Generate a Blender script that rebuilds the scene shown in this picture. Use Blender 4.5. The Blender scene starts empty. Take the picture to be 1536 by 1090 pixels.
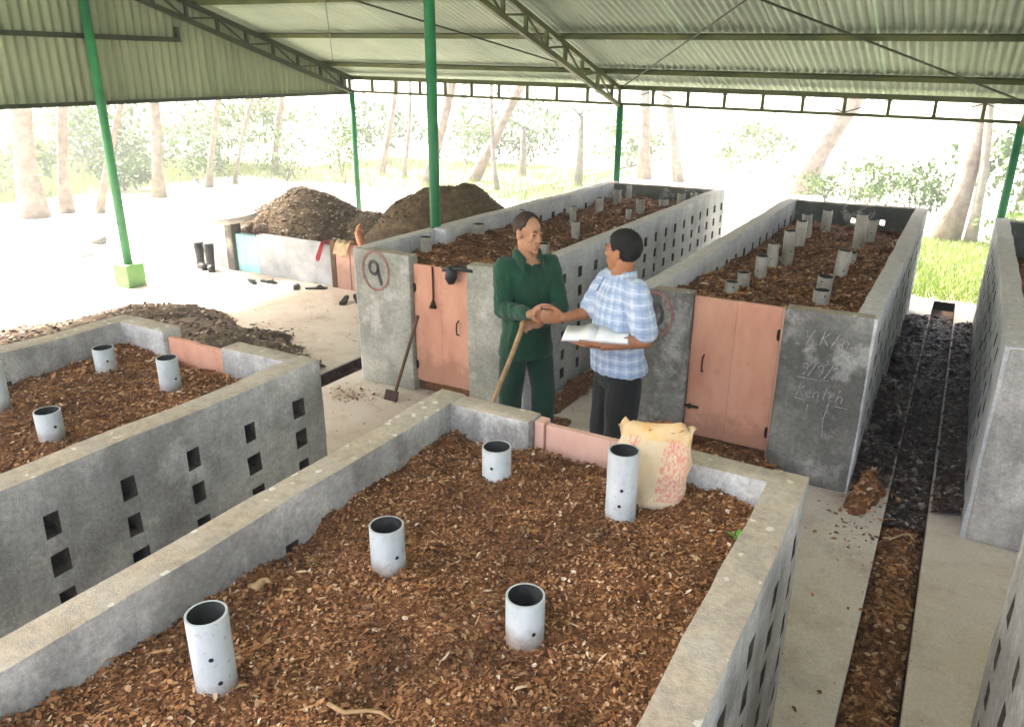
import bpy, bmesh, math, random
import numpy as np
from mathutils import Vector, Matrix, noise
R = math.radians
random.seed(7)
rng = np.random.default_rng(11)
sc = bpy.context.scene
COL = sc.collection

# ------------------------------------------------------------------ camera
cam_d = bpy.data.cameras.new('camera'); cam = bpy.data.objects.new('camera', cam_d); COL.objects.link(cam)
sc.camera = cam
cam_d.sensor_width = 36.0; cam_d.lens = 1148.65 / 1536 * 36.0
cam_d.clip_start = 0.05; cam_d.clip_end = 3000
_fw = Vector((-0.4692, 0.8126, -0.3457)).normalized()
_rt = Vector((0.8653, 0.5013, 0.0)) + Vector((0, 0, 0.0055)); _rt = (_rt - _fw * _rt.dot(_fw)).normalized()
_up = _rt.cross(_fw)
cam.matrix_world = Matrix(((_rt.x, _up.x, -_fw.x, 0), (_rt.y, _up.y, -_fw.y, 0), (_rt.z, _up.z, -_fw.z, 2.434), (0, 0, 0, 1)))

# ------------------------------------------------------------------ sky, sun, exposure
SUN_EL, SUN_AZ = R(47), R(-82)            # azimuth measured from +Y towards +X
w = bpy.data.worlds.new('World'); sc.world = w; w.use_nodes = True
nt = w.node_tree; bg = nt.nodes['Background']
sky = nt.nodes.new('ShaderNodeTexSky'); sky.sky_type = 'NISHITA'; sky.sun_disc = False
sky.sun_elevation = SUN_EL; sky.sun_rotation = SUN_AZ
sky.air_density = 1.0; sky.dust_density = 10.0; sky.ozone_density = 1.0
nt.links.new(sky.outputs[0], bg.inputs[0]); bg.inputs[1].default_value = 0.15
sl = bpy.data.lights.new('sun', 'SUN'); sl.energy = 4.5; sl.angle = R(8.0); sl.color = (1.0, 0.93, 0.82)
so = bpy.data.objects.new('sun', sl); COL.objects.link(so)
_sd = Vector((math.sin(SUN_AZ) * math.cos(SUN_EL), math.cos(SUN_AZ) * math.cos(SUN_EL), math.sin(SUN_EL)))
so.rotation_euler = (-_sd).to_track_quat('-Z', 'Y').to_euler(); so.location = _sd * 60
sc.view_settings.view_transform = 'Standard'; sc.view_settings.look = 'None'
sc.view_settings.exposure = 3.0; sc.view_settings.gamma = 1.0
sc.cycles.max_bounces = 7; sc.cycles.diffuse_bounces = 5; sc.cycles.glossy_bounces = 2; sc.cycles.volume_bounces = 0; sc.cycles.use_denoising = True
sc.cycles.sample_clamp_indirect = 6.0

# ------------------------------------------------------------------ materials
class NT:
    def __init__(s, name):
        s.m = bpy.data.materials.new(name); s.m.use_nodes = True
        s.t = s.m.node_tree; s.b = s.t.nodes['Principled BSDF']; s.out = s.t.nodes['Material Output']
        s.b.inputs['Specular IOR Level'].default_value = 0.3
        s._p = None
    def n(s, kind, **kw):
        nd = s.t.nodes.new('ShaderNode' + kind)
        for k, v in kw.items():
            if k in nd.inputs: nd.inputs[k].default_value = v
            else: setattr(nd, k, v)
        return nd
    def l(s, a, b): s.t.links.new(a, b)
    def pos(s):
        if s._p is None: s._p = s.n('NewGeometry')
        return s._p.outputs['Position']
    def objc(s): return s.n('TexCoord').outputs['Object']
    def vec(s, src, scale):
        mp = s.n('Mapping'); s.l(src, mp.inputs[0]); mp.inputs['Scale'].default_value = scale; return mp.outputs[0]
    def noise(s, src, scale, detail=4, rough=.6):
        nd = s.n('TexNoise', Scale=scale, Detail=detail, Roughness=rough); s.l(src, nd.inputs['Vector']); return nd.outputs[0]
    def ramp(s, fac, stops, interp='LINEAR'):
        nd = s.n('ValToRGB'); s.l(fac, nd.inputs[0]); cr = nd.color_ramp; cr.interpolation = interp
        while len(cr.elements) < len(stops): cr.elements.new(0.5)
        for e, (p, c) in zip(cr.elements, stops):
            e.position = p; e.color = (c, c, c, 1) if isinstance(c, (int, float)) else (*c, 1)
        return nd.outputs[0]
    def mix(s, fac, a, b, mode='MIX'):
        nd = s.n('MixRGB', blend_type=mode)
        for i, v in ((0, fac), (1, a), (2, b)):
            if hasattr(v, 'links') or hasattr(v, 'is_linked'): s.l(v, nd.inputs[i])
            elif i == 0: nd.inputs[0].default_value = v
            else: nd.inputs[i].default_value = (*v, 1)
        return nd.outputs[0]
    def math(s, op, a, b=None):
        nd = s.n('Math', operation=op)
        for i, v in ((0, a), (1, b)):
            if v is None: continue
            if hasattr(v, 'is_linked'): s.l(v, nd.inputs[i])
            else: nd.inputs[i].default_value = v
        return nd.outputs[0]
    def bump(s, h, strength=.3, dist=.01):
        nd = s.n('Bump', Strength=strength, Distance=dist); s.l(h, nd.inputs['Height']); s.l(nd.outputs[0], s.b.inputs['Normal'])
    def color(s, c):
        if hasattr(c, 'is_linked'): s.l(c, s.b.inputs['Base Color'])
        else: s.b.inputs['Base Color'].default_value = (*c, 1)
    def rough(s, v):
        if hasattr(v, 'is_linked'): s.l(v, s.b.inputs['Roughness'])
        else: s.b.inputs['Roughness'].default_value = v

def mat_two(name, c1, c2, scale=6, rough=.7, bump=.2, bscale=60, metal=0, bdist=.005, obj=False, lo=.35, hi=.65):
    k = NT(name); p = k.objc() if obj else k.pos()
    k.color(k.ramp(k.noise(p, scale), [(lo, c1), (hi, c2)])); k.rough(rough); k.b.inputs['Metallic'].default_value = metal
    if bump: k.bump(k.noise(p, bscale, 3), bump, bdist)
    return k.m

def mat_concrete(name, a, b, dust=(.46, .36, .25), dustamt=.9, dark=(.11, .10, .085), darkamt=.6, streak=.5, pale=.7):
    k = NT(name); p = k.pos()
    base = k.ramp(k.noise(p, 1.5, 7, .68), [(.36, tuple(x * .72 for x in a)), (.48, a), (.64, tuple(min(.72, x * 1.12) for x in b))])
    st = k.ramp(k.noise(k.vec(p, (9, 9, .8)), 1.0, 4, .6), [(.48, 0), (.75, 1)])
    base = k.mix(k.math('MULTIPLY', st, streak), base, dark)
    bl = k.ramp(k.noise(p, 5.5, 5, .7), [(.50, 0), (.72, 1)])
    base = k.mix(k.math('MULTIPLY', bl, darkamt), base, dark)
    pl = k.ramp(k.noise(k.vec(p, (1, 1, .8)), 2.3, 6, .72), [(.53, 0), (.62, 1)])
    base = k.mix(k.math('MULTIPLY', pl, pale), base, (.68, .665, .62))
    sc2 = k.ramp(k.noise(k.vec(p, (2.2, 2.2, 3.5)), 1.0, 7, .75), [(.42, 0), (.5, .5), (.52, 0), (.62, .6)])
    base = k.mix(k.math('MULTIPLY', sc2, .5), base, tuple(x * .6 for x in a))
    fine = k.ramp(k.noise(p, 55, 4, .7), [(.3, .62), (.7, 1.12)])
    base = k.mix(.8, base, fine, 'MULTIPLY')
    sep = k.n('SeparateXYZ'); k.l(k._p.outputs['Normal'], sep.inputs[0])
    upf = k.ramp(sep.outputs[2], [(.55, 0), (.9, 1)])
    dn = k.ramp(k.noise(p, 7, 5, .7), [(.25, .5), (.65, 1.0)])
    dcol = k.mix(k.ramp(k.noise(p, 30, 4, .7), [(.35, 0), (.7, 1)]), dust, tuple(x * .62 for x in dust))
    base = k.mix(k.math('MULTIPLY', k.math('MULTIPLY', upf, dn), dustamt), base, dcol)
    # pale lime flecks on the flat tops, of irregular size
    vo = k.n('TexVoronoi', Scale=20.0); nz_ = k.n('TexNoise', Scale=40.0, Detail=3.0); k.l(p, nz_.inputs['Vector']); k.l(k.mix(.035, p, nz_.outputs[1], 'ADD'), vo.inputs['Vector'])
    spot = k.ramp(vo.outputs['Distance'], [(.20, 1), (.27, 0)])
    sepc = k.n('SeparateColor'); k.l(vo.outputs['Color'], sepc.inputs[0])
    sel = k.ramp(sepc.outputs[0], [(.62, 0), (.64, 1)])
    base = k.mix(k.math('MULTIPLY', k.math('MULTIPLY', spot, sel), k.math('MULTIPLY', upf, .8)), base, (.72, .68, .60))
    k.color(base); k.rough(.85)
    h = k.math('ADD', k.noise(p, 22, 5, .7), k.math('MULTIPLY', k.noise(p, 130, 3, .7), .5))
    k.bump(h, .55, .012)
    return k.m

def mat_chips(name, stops, rough=.75, obj=False):
    k = NT(name); g = k.n('NewGeometry')
    c = k.ramp(g.outputs['Random Per Island'], stops)
    c = k.mix(.6, c, k.ramp(k.noise(k.pos(), 90, 2), [(.3, .6), (.7, 1.2)]), 'MULTIPLY')
    c = k.mix(.75, c, k.ramp(k.noise(k.pos(), 3.4, 6, .7), [(.36, .36), (.5, .95), (.66, 1.2)]), 'MULTIPLY')
    k.color(c); k.rough(rough); return k.m

def mat_leaf(name, stops, trans=.22):
    k = NT(name); g = k.n('NewGeometry')
    c = k.ramp(g.outputs['Random Per Island'], stops); k.color(c); k.rough(.55)
    tr = k.n('BsdfTranslucent'); k.l(c, tr.inputs[0])
    mx = k.n('MixShader'); mx.inputs[0].default_value = trans
    k.l(k.b.outputs[0], mx.inputs[1]); k.l(tr.outputs[0], mx.inputs[2]); k.l(mx.outputs[0], k.out.inputs[0])
    return k.m

M = {}
M['conc'] = mat_concrete('concrete_grey', (.43, .415, .385), (.62, .605, .575), dust=(.54, .43, .30), darkamt=.5, dark=(.14, .13, .11))
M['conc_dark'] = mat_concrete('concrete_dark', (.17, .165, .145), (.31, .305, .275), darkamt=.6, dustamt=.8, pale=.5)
M['conc_green'] = mat_concrete('concrete_mossy', (.36, .36, .30), (.48, .48, .41), darkamt=.35, streak=.25, dark=(.17, .17, .14))
M['conc_blue'] = mat_concrete('concrete_skylit', (.56, .57, .585), (.71, .72, .735), dust=(.66, .60, .54), darkamt=.25, streak=.3, dark=(.2, .2, .2))  # sky light from the back painted in as a paler, bluish base
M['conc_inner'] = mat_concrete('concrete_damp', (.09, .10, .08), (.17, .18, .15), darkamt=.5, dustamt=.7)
M['vent_shade'] = mat_two('vent_shade_dark', (.03, .022, .015), (.10, .08, .06), 12, .9, .4, 60)  # shade inside the vent openings, painted as a dark tunnel colour
M['plaster'] = mat_two('plaster_white', (.55, .55, .56), (.70, .70, .71), 4, .85, .3, 40)
M['grime'] = mat_two('grey_render', (.30, .32, .33), (.55, .56, .57), 3, .85, .3, 40)
M['cyan'] = mat_two('paint_cyan', (.25, .55, .58), (.40, .66, .68), 5, .6, .2, 40)
M['floor'] = None
k = NT('floor_screed'); p = k.pos()
c = k.ramp(k.noise(p, 1.1, 6, .65), [(.3, (.53, .44, .36)), (.7, (.67, .60, .52))])
c = k.mix(k.math('MULTIPLY', k.ramp(k.noise(p, 4, 5, .7), [(.5, 0), (.72, 1)]), .6), c, (.36, .25, .16))
c = k.mix(k.math('MULTIPLY', k.ramp(k.noise(p, 2.3, 6, .75), [(.56, 0), (.66, 1)]), .35), c, (.25, .22, .2))
c = k.mix(.7, c, k.ramp(k.noise(p, 70, 3, .7), [(.3, .75), (.7, 1.1)]), 'MULTIPLY')
vo = k.n('TexVoronoi', Scale=9.0); k.l(p, vo.inputs['Vector'])
c = k.mix(k.math('MULTIPLY', k.ramp(vo.outputs['Distance'], [(.05, 1), (.09, 0)]), .7), c, (.70, .66, .60))
k.color(c); k.rough(.8); k.bump(k.noise(p, 30, 5, .7), .35, .01); M['floor'] = k.m
k = NT('sandy_ground'); p = k.pos()
c = k.ramp(k.noise(p, .35, 6, .65), [(.3, (.48, .43, .38)), (.7, (.58, .545, .50))])
c = k.mix(k.math('MULTIPLY', k.ramp(k.noise(p, .16, 5, .6), [(.46, 0), (.6, 1)]), .7), c, (.24, .30, .12))
c = k.mix(.8, c, k.ramp(k.noise(p, 6, 5, .7), [(.3, .7), (.7, 1.15)]), 'MULTIPLY')
k.color(c); k.rough(.9); k.bump(k.noise(p, 5, 6, .7), .4, .05); M['ground'] = k.m
M['soil'] = mat_two('wet_soil', (.015, .008, .004), (.07, .034, .016), 14, .75, .8, 40, bdist=.02)
M['bedsoil'] = mat_two('compost_soil', (.10, .042, .016), (.25, .110, .042), 26, .85, .9, 60, bdist=.02)
M['chips'] = mat_chips('compost_chips', [(0, (.095, .035, .012)), (.25, (.22, .087, .032)), (.6, (.36, .155, .057)), (.86, (.49, .25, .108)), (.965, (.62, .41, .23)), (1, (.76, .62, .46))])
M['chips_dark'] = mat_chips('wet_chips', [(0, (.016, .010, .007)), (.5, (.05, .03, .02)), (.8, (.12, .078, .052)), (.95, (.27, .21, .17)), (1, (.5, .46, .43))], .5)
M['chips_grey'] = mat_chips('dry_chips', [(0, (.10, .07, .05)), (.4, (.26, .19, .145)), (.75, (.42, .34, .275)), (1, (.64, .57, .50))])
M['chips_olive'] = mat_chips('fine_chips', [(0, (.07, .05, .018)), (.5, (.17, .12, .05)), (.85, (.27, .19, .085)), (1, (.45, .35, .22))])
M['heapsoil'] = mat_two('heap_soil', (.08, .055, .03), (.19, .135, .075), 10, .9, .9, 50, bdist=.02)
M['green'] = mat_two('paint_green', (.016, .125, .045), (.035, .205, .08), 2.2, .5, .1, 80)
M['greenbox'] = mat_two('paint_lightgreen', (.10, .26, .07), (.15, .34, .10), 5, .6, .2, 60)
M['steel'] = mat_two('truss_paint', (.035, .05, .012), (.085, .10, .03), 3, .55, .15, 60)
M['steel_dark'] = mat_two('brace_paint', (.012, .022, .010), (.03, .04, .015), 3, .55, .1, 60)
k = NT('roof_metal'); p = k.pos(); ob = k.n('ObjectInfo')
c = k.ramp(k.noise(p, 1.4, 5, .6), [(.3, (.25, .325, .25)), (.7, (.37, .45, .355))])
c = k.mix(.55, c, k.ramp(ob.outputs['Random'], [(0, .72), (1, 1.1)]), 'MULTIPLY')
c = k.mix(k.math('MULTIPLY', k.ramp(k.noise(k.vec(p, (1.5, 7, 7)), 3, 4, .7), [(.55, 0), (.75, 1)]), .4), c, (.22, .24, .15))
c = k.mix(k.math('MULTIPLY', k.ramp(k.noise(p, 3.3, 6, .75), [(.60, 0), (.70, 1)]), .45), c, (.20, .15, .08))
k.color(c); k.rough(.6); k.b.inputs['Metallic'].default_value = .1; M['roof'] = k.m
k = NT('gable_metal'); p = k.pos(); ob = k.n('ObjectInfo')
c = k.ramp(k.noise(k.vec(p, (1, 3, .5)), 1.4, 5, .6), [(.3, (.175, .215, .13)), (.7, (.25, .29, .18))])
c = k.mix(.4, c, k.ramp(ob.outputs['Random'], [(0, .8), (1, 1.08)]), 'MULTIPLY')
k.color(c); k.rough(.55); k.b.inputs['Metallic'].default_value = .1; M['gable'] = k.m
def mat_door(name, a, b):
    k = NT(name); p = k.pos(); ob = k.n('ObjectInfo')
    c = k.ramp(k.noise(k.vec(p, (6, 6, 2.5)), 1.0, 5, .65), [(.3, a), (.7, b)])
    c = k.mix(.5, c, k.ramp(ob.outputs['Random'], [(0, .85), (1, 1.08)]), 'MULTIPLY')
    c = k.mix(k.math('MULTIPLY', k.ramp(k.noise(p, 9, 5, .7), [(.60, 0), (.75, 1)]), .45), c, (.36, .14, .08))
    c = k.mix(k.math('MULTIPLY', k.ramp(k.noise(p, 18, 4, .75), [(.70, 0), (.76, 1)]), .6), c, (.12, .05, .03))
    sz = k.n('SeparateXYZ'); k.l(p, sz.inputs[0]); mud = k.ramp(k.math('SUBTRACT', sz.outputs[2], k.math('MULTIPLY', k.noise(p, 7, 5, .7), .5)), [(-.1, 1), (.12, 0)])
    c = k.mix(k.math('MULTIPLY', mud, .45), c, (.22, .12, .075))
    k.color(c); k.rough(.65); k.bump(k.noise(k.vec(p, (20, 20, 6)), 1.0, 3), .15, .003); return k.m
M['door'] = mat_door('door_salmon', (.60, .275, .175), (.72, .39, .27))
M['door_pale'] = mat_door('door_pink', (.58, .33, .25), (.68, .45, .36))
M['iron'] = mat_two('rusty_iron', (.025, .014, .009), (.07, .035, .02), 20, .7, .4, 120, metal=.3)
k = NT('pvc'); p = k.pos()
c = k.ramp(k.noise(k.vec(p, (7, 7, 3)), 1, 5, .65), [(.35, (.36, .38, .38)), (.65, (.48, .50, .50))])
c = k.mix(k.math('MULTIPLY', k.ramp(k.noise(p, 11, 5, .7), [(.55, 0), (.7, 1)]), .5), c, (.30, .25, .19))
sp_ = k.n('SeparateXYZ'); k.l(p, sp_.inputs[0]); dz = k.ramp(k.math('SUBTRACT', sp_.outputs[2], k.math('MULTIPLY', k.noise(p, 16, 5, .7), .10)), [(.95, 1), (1.03, 0)])
c = k.mix(k.math('MULTIPLY', dz, .75), c, (.20, .12, .07)); c = k.mix(k.math('MULTIPLY', k.ramp(k.noise(p, 45, 4, .75), [(.60, 0), (.68, 1)]), .6), c, (.22, .16, .11))
k.color(c); k.rough(.5); M['pvc'] = k.m
k = NT('pvc_old'); p = k.pos()
c = k.ramp(k.noise(k.vec(p, (7, 7, 3)), 1, 5, .65), [(.35, (.22, .20, .165)), (.65, (.42, .395, .34))])
c = k.mix(k.math('MULTIPLY', k.ramp(k.noise(p, 11, 5, .7), [(.5, 0), (.7, 1)]), .6), c, (.20, .16, .11))
k.color(c); k.rough(.55); M['pvc_old'] = k.m
M['black'] = mat_two('drill_hole_dark', (.01, .01, .01), (.02, .018, .015), 8, .9, 0)
M['pipe_in'] = mat_two('pipe_inside_shade', (.012, .012, .010), (.035, .034, .03), 8, .8, .2, 60)  # pipe bore coloured near black to paint in the shade inside
M['rubber'] = mat_two('black_rubber', (.012, .014, .014), (.03, .033, .034), 8, .45, .1, 60)
M['wood'] = mat_two('stick_wood', (.30, .18, .08), (.48, .31, .16), 14, .6, .3, 50)
M['wood_brown'] = mat_two('brown_wood', (.10, .06, .03), (.17, .10, .055), 9, .8, .3, 50)
M['paper'] = mat_two('paper', (.78, .77, .74), (.84, .83, .80), 5, .8, 0)
M['redpaint'] = mat_two('paint_red_faded', (.26, .10, .085), (.38, .19, .16), 12, .8, 0)
M['darkpaint'] = mat_two('paint_dark_faded', (.05, .045, .045), (.12, .10, .095), 12, .8, 0)
M['chalk'] = mat_two('chalk', (.20, .20, .185), (.50, .50, .47), 60, .95, 0)
M['cloth_red'] = mat_two('red_cloth', (.35, .04, .05), (.5, .08, .09), 9, .9, .3, 60)
M['cloth_orange'] = mat_two('orange_cloth', (.62, .25, .14), (.72, .38, .24), 9, .9, .3, 60)
M['cloth_tan'] = mat_two('tan_cloth', (.55, .38, .22), (.66, .5, .32), 9, .9, .3, 60)

# ------------------------------------------------------------------ mesh helpers
def obj(name, me, m=None, parent=None):
    if isinstance(me, bmesh.types.BMesh):
        d = bpy.data.meshes.new(name); me.to_mesh(d); me.free(); me = d
    o = bpy.data.objects.new(name, me); COL.objects.link(o)
    if m is not None:
        ms = m if isinstance(m, (list, tuple)) else [m]
        if not me.materials:
            for x in ms: me.materials.append(x)
    if parent is not None: o.parent = parent
    return o
def empty(name, loc=(0, 0, 0)):
    o = bpy.data.objects.new(name, None); COL.objects.link(o); o.location = loc; o.empty_display_size = .1; return o
def tag(o, label, cat, group=None, kind=None):
    o['label'] = label; o['category'] = cat
    if group: o['group'] = group
    if kind: o['kind'] = kind
    return o
def struct(o): o['kind'] = 'structure'; return o
def smooth(o, on=True):
    o.data.polygons.foreach_set('use_smooth', [on] * len(o.data.polygons)); return o
def box(bm, c, s, rot=None, bevel=0):
    r = bmesh.ops.create_cube(bm, size=1); vs = r['verts']
    mtx = Matrix.Translation(c) @ (rot.to_4x4() if rot else Matrix()) @ Matrix.Diagonal((*s, 1))
    bmesh.ops.transform(bm, matrix=mtx, verts=vs)
    if bevel:
        es = list({e for v in vs for e in v.link_edges})
        bmesh.ops.bevel(bm, geom=es, offset=bevel, segments=2, affect='EDGES', profile=.6)
    return vs
def box2(bm, a, b, bevel=0):
    a, b = Vector(a), Vector(b); box(bm, (a + b) / 2, [abs(x) for x in (b - a)], None, bevel)
def bar(bm, a, b, w, h=None, upv=(0, 0, 1), bevel=0):
    a, b = Vector(a), Vector(b); d = b - a; L = d.length; z = d.normalized()
    u = Vector(upv); x = u.cross(z)
    if x.length < 1e-4: x = Vector((1, 0, 0)).cross(z)
    x.normalize(); y = z.cross(x)
    rot = Matrix((x, y, z)).transposed()
    box(bm, (a + b) / 2, (w, h or w, L), rot, bevel)
def tube(bm, pts, rads, seg=10, cap=True, sx=1.0):
    pts = [Vector(p) for p in pts]; rings = []
    if not hasattr(rads, '__len__'): rads = [rads] * len(pts)
    ref = None
    for i, p in enumerate(pts):
        d = (pts[min(i + 1, len(pts) - 1)] - pts[max(i - 1, 0)]).normalized()
        if ref is None: ref = Vector((0, 0, 1)) if abs(d.z) < .9 else Vector((1, 0, 0))
        x = (ref - d * ref.dot(d)).normalized(); ref = x; y = d.cross(x)
        rings.append([bm.verts.new(p + (x * math.cos(t) * sx + y * math.sin(t)) * rads[i]) for t in [2 * math.pi * j / seg for j in range(seg)]])
    for a, b in zip(rings, rings[1:]):
        for j in range(seg):
            f = bm.faces.new((a[j], a[(j + 1) % seg], b[(j + 1) % seg], b[j])); f.smooth = True
    if cap:
        bm.faces.new(list(reversed(rings[0]))); bm.faces.new(rings[-1])
    return rings
def ribbon(bm, pts2, wid, P, thick=.002):
    """flat stroke of width wid following 2-D points, mapped by P(u, v, n)"""
    pts = [Vector(p) for p in pts2]; L = []; Rr = []
    for i, p in enumerate(pts):
        d = pts[min(i + 1, len(pts) - 1)] - pts[max(i - 1, 0)]
        if d.length < 1e-6: d = Vector((1, 0))
        d.normalize(); nrm = Vector((-d.y, d.x)) * wid * .5 * random.uniform(.75, 1.2)
        L.append(p + nrm); Rr.append(p - nrm)
    lv = [bm.verts.new(P(q.x, q.y, thick)) for q in L]; rv = [bm.verts.new(P(q.x, q.y, thick)) for q in Rr]
    for i in range(len(pts) - 1): bm.faces.new((lv[i], lv[i + 1], rv[i + 1], rv[i]))
def mesh_np(name, V, F, mats=None, fm=None, sm=False):
    me = bpy.data.meshes.new(name); V = np.asarray(V, np.float32); F = np.asarray(F, np.int32); n, k_ = F.shape
    me.vertices.add(len(V)); me.vertices.foreach_set('co', V.ravel())
    me.loops.add(n * k_); me.loops.foreach_set('vertex_index', F.ravel())
    me.polygons.add(n); me.polygons.foreach_set('loop_start', np.arange(n, dtype=np.int32) * k_)
    if mats:
        for m_ in mats: me.materials.append(m_)
    if fm is not None: me.polygons.foreach_set('material_index', np.asarray(fm, np.int32))
    if sm: me.polygons.foreach_set('use_smooth', np.ones(n, bool))
    me.update(calc_edges=True); me.validate(); return me

def chip_arrays(P, smin, smax, tilt=.6, aspect=(.35, .7), lift=.3):
    """bent little leaf or wood chips at points P: 6 verts, 4 quads-as-tris each (islands)"""
    n = len(P); L = rng.uniform(0, 1, n) ** 2.0 * (smax - smin) + smin; W = L * rng.uniform(*aspect, n)
    az = rng.uniform(0, 2 * np.pi, n); tl = rng.normal(0, tilt, n); rl = rng.normal(0, tilt, n)
    d = np.stack([np.cos(az) * np.cos(tl), np.sin(az) * np.cos(tl), np.sin(tl)], 1)
    s0 = np.stack([-np.sin(az), np.cos(az), np.zeros(n)], 1); u0 = np.cross(d, s0)
    s = s0 * np.cos(rl)[:, None] + u0 * np.sin(rl)[:, None]; u = np.cross(d, s)
    c = P + np.array([0, 0, 1.]) * (L * lift * .3)[:, None]; b = (rng.uniform(-.25, .35, n) * L)[:, None] * u
    Lh = (L / 2)[:, None]; Wh = (W / 2)[:, None]
    v0 = c - d * Lh - b * .4; v3 = c + d * Lh - b * .4
    v1 = c - d * Lh * .35 + s * Wh + b * .3; v2 = c + d * Lh * .45 + s * Wh * .9 + b * .2
    v5 = c - d * Lh * .3 - s * Wh + b * .3; v4 = c + d * Lh * .4 - s * Wh * .95 + b * .2
    V = np.stack([v0, v1, v2, v3, v4, v5], 1).reshape(-1, 3); o = (np.arange(n) * 6)[:, None]
    T = np.concatenate([o + [0, 5, 1], o + [1, 5, 4], o + [1, 4, 2], o + [2, 4, 3]], 1).reshape(-1, 3)
    return V, T

def hfield(x, y, seed, sc_=3.0):
    return np.array([noise.fractal(Vector((a * sc_ + seed, b * sc_ - seed, seed * .7)), .9, 2.1, 4) for a, b in zip(np.ravel(x), np.ravel(y))]).reshape(np.shape(x))

def litter_bed(name, x0, x1, y0, y1, zf, nchips, smin, smax, mats, step=.04, rough=.018, seed=1., dens=None, tilt=.33, block=False):
    """a bed of loose organic matter: an uneven soil skin and loose chips lying on it"""
    nx = max(3, int((x1 - x0) / step)); ny = max(3, int((y1 - y0) / step))
    X, Y = np.meshgrid(np.linspace(x0, x1, nx), np.linspace(y0, y1, ny))
    Hn = hfield(X, Y, seed); H2 = hfield(X, Y, seed + 9, 11.)
    Z = zf(X, Y) + Hn * rough + H2 * rough * .6
    V = np.stack([X, Y, Z], 2).reshape(-1, 3); i = np.arange(nx * ny).reshape(ny, nx)
    Fq = np.stack([i[:-1, :-1], i[:-1, 1:], i[1:, 1:], i[1:, :-1]], 2).reshape(-1, 4)
    F = np.concatenate([Fq[:, [0, 1, 2]], Fq[:, [0, 2, 3]]])
    px = rng.uniform(0, 1, nchips); py = rng.uniform(0, 1, nchips)
    if dens is not None: py = dens(py)
    gx = px * (nx - 1.001); gy = py * (ny - 1.001); ix = gx.astype(int); iy = gy.astype(int); fx = gx - ix; fy = gy - iy
    Zc = (Z[iy, ix] * (1 - fx) * (1 - fy) + Z[iy, ix + 1] * fx * (1 - fy) + Z[iy + 1, ix] * (1 - fx) * fy + Z[iy + 1, ix + 1] * fx * fy)
    P = np.stack([x0 + px * (x1 - x0), y0 + py * (y1 - y0), Zc + rng.uniform(-.002, .008, nchips)], 1)
    keep = Zc > (-.02 if Z.max() > .02 else -1)
    P = P[keep]
    CV, CT = chip_arrays(P, smin, smax, tilt)
    nl = len(P) // 40
    if nl > 20:
        L2, T2 = chip_arrays(P[:nl] + np.array([0, 0, .006]), smax * .8, smax * 2.2, .25, (.12, .3)); CT = np.concatenate([CT, T2 + len(CV)]); CV = np.concatenate([CV, L2])
    if block:
        e = np.concatenate([i[0, :], i[1:, -1], i[-1, -2::-1], i[-2::-1, 0]]); lowv = V[e].copy(); lowv[:, 2] = .004
        o_ = len(V); m_ = len(e); q = np.arange(m_ - 1); V = np.concatenate([V, lowv])
        F = np.concatenate([F, np.stack([e[q], o_ + q, o_ + q + 1], 1), np.stack([e[q], o_ + q + 1, e[q + 1]], 1)])
    me = mesh_np(name, np.concatenate([V, CV]), np.concatenate([F, CT + len(V)]), mats, np.concatenate([np.zeros(len(F)), np.ones(len(CT))]))
    o = bpy.data.objects.new(name, me); COL.objects.link(o); return o

def jitter(me, amp, scale, seed=0.):
    for v in me.vertices:
        q = v.co * scale + Vector((seed, seed * 1.7, -seed))
        v.co += noise.noise_vector(q) * amp
    me.update()

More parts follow.
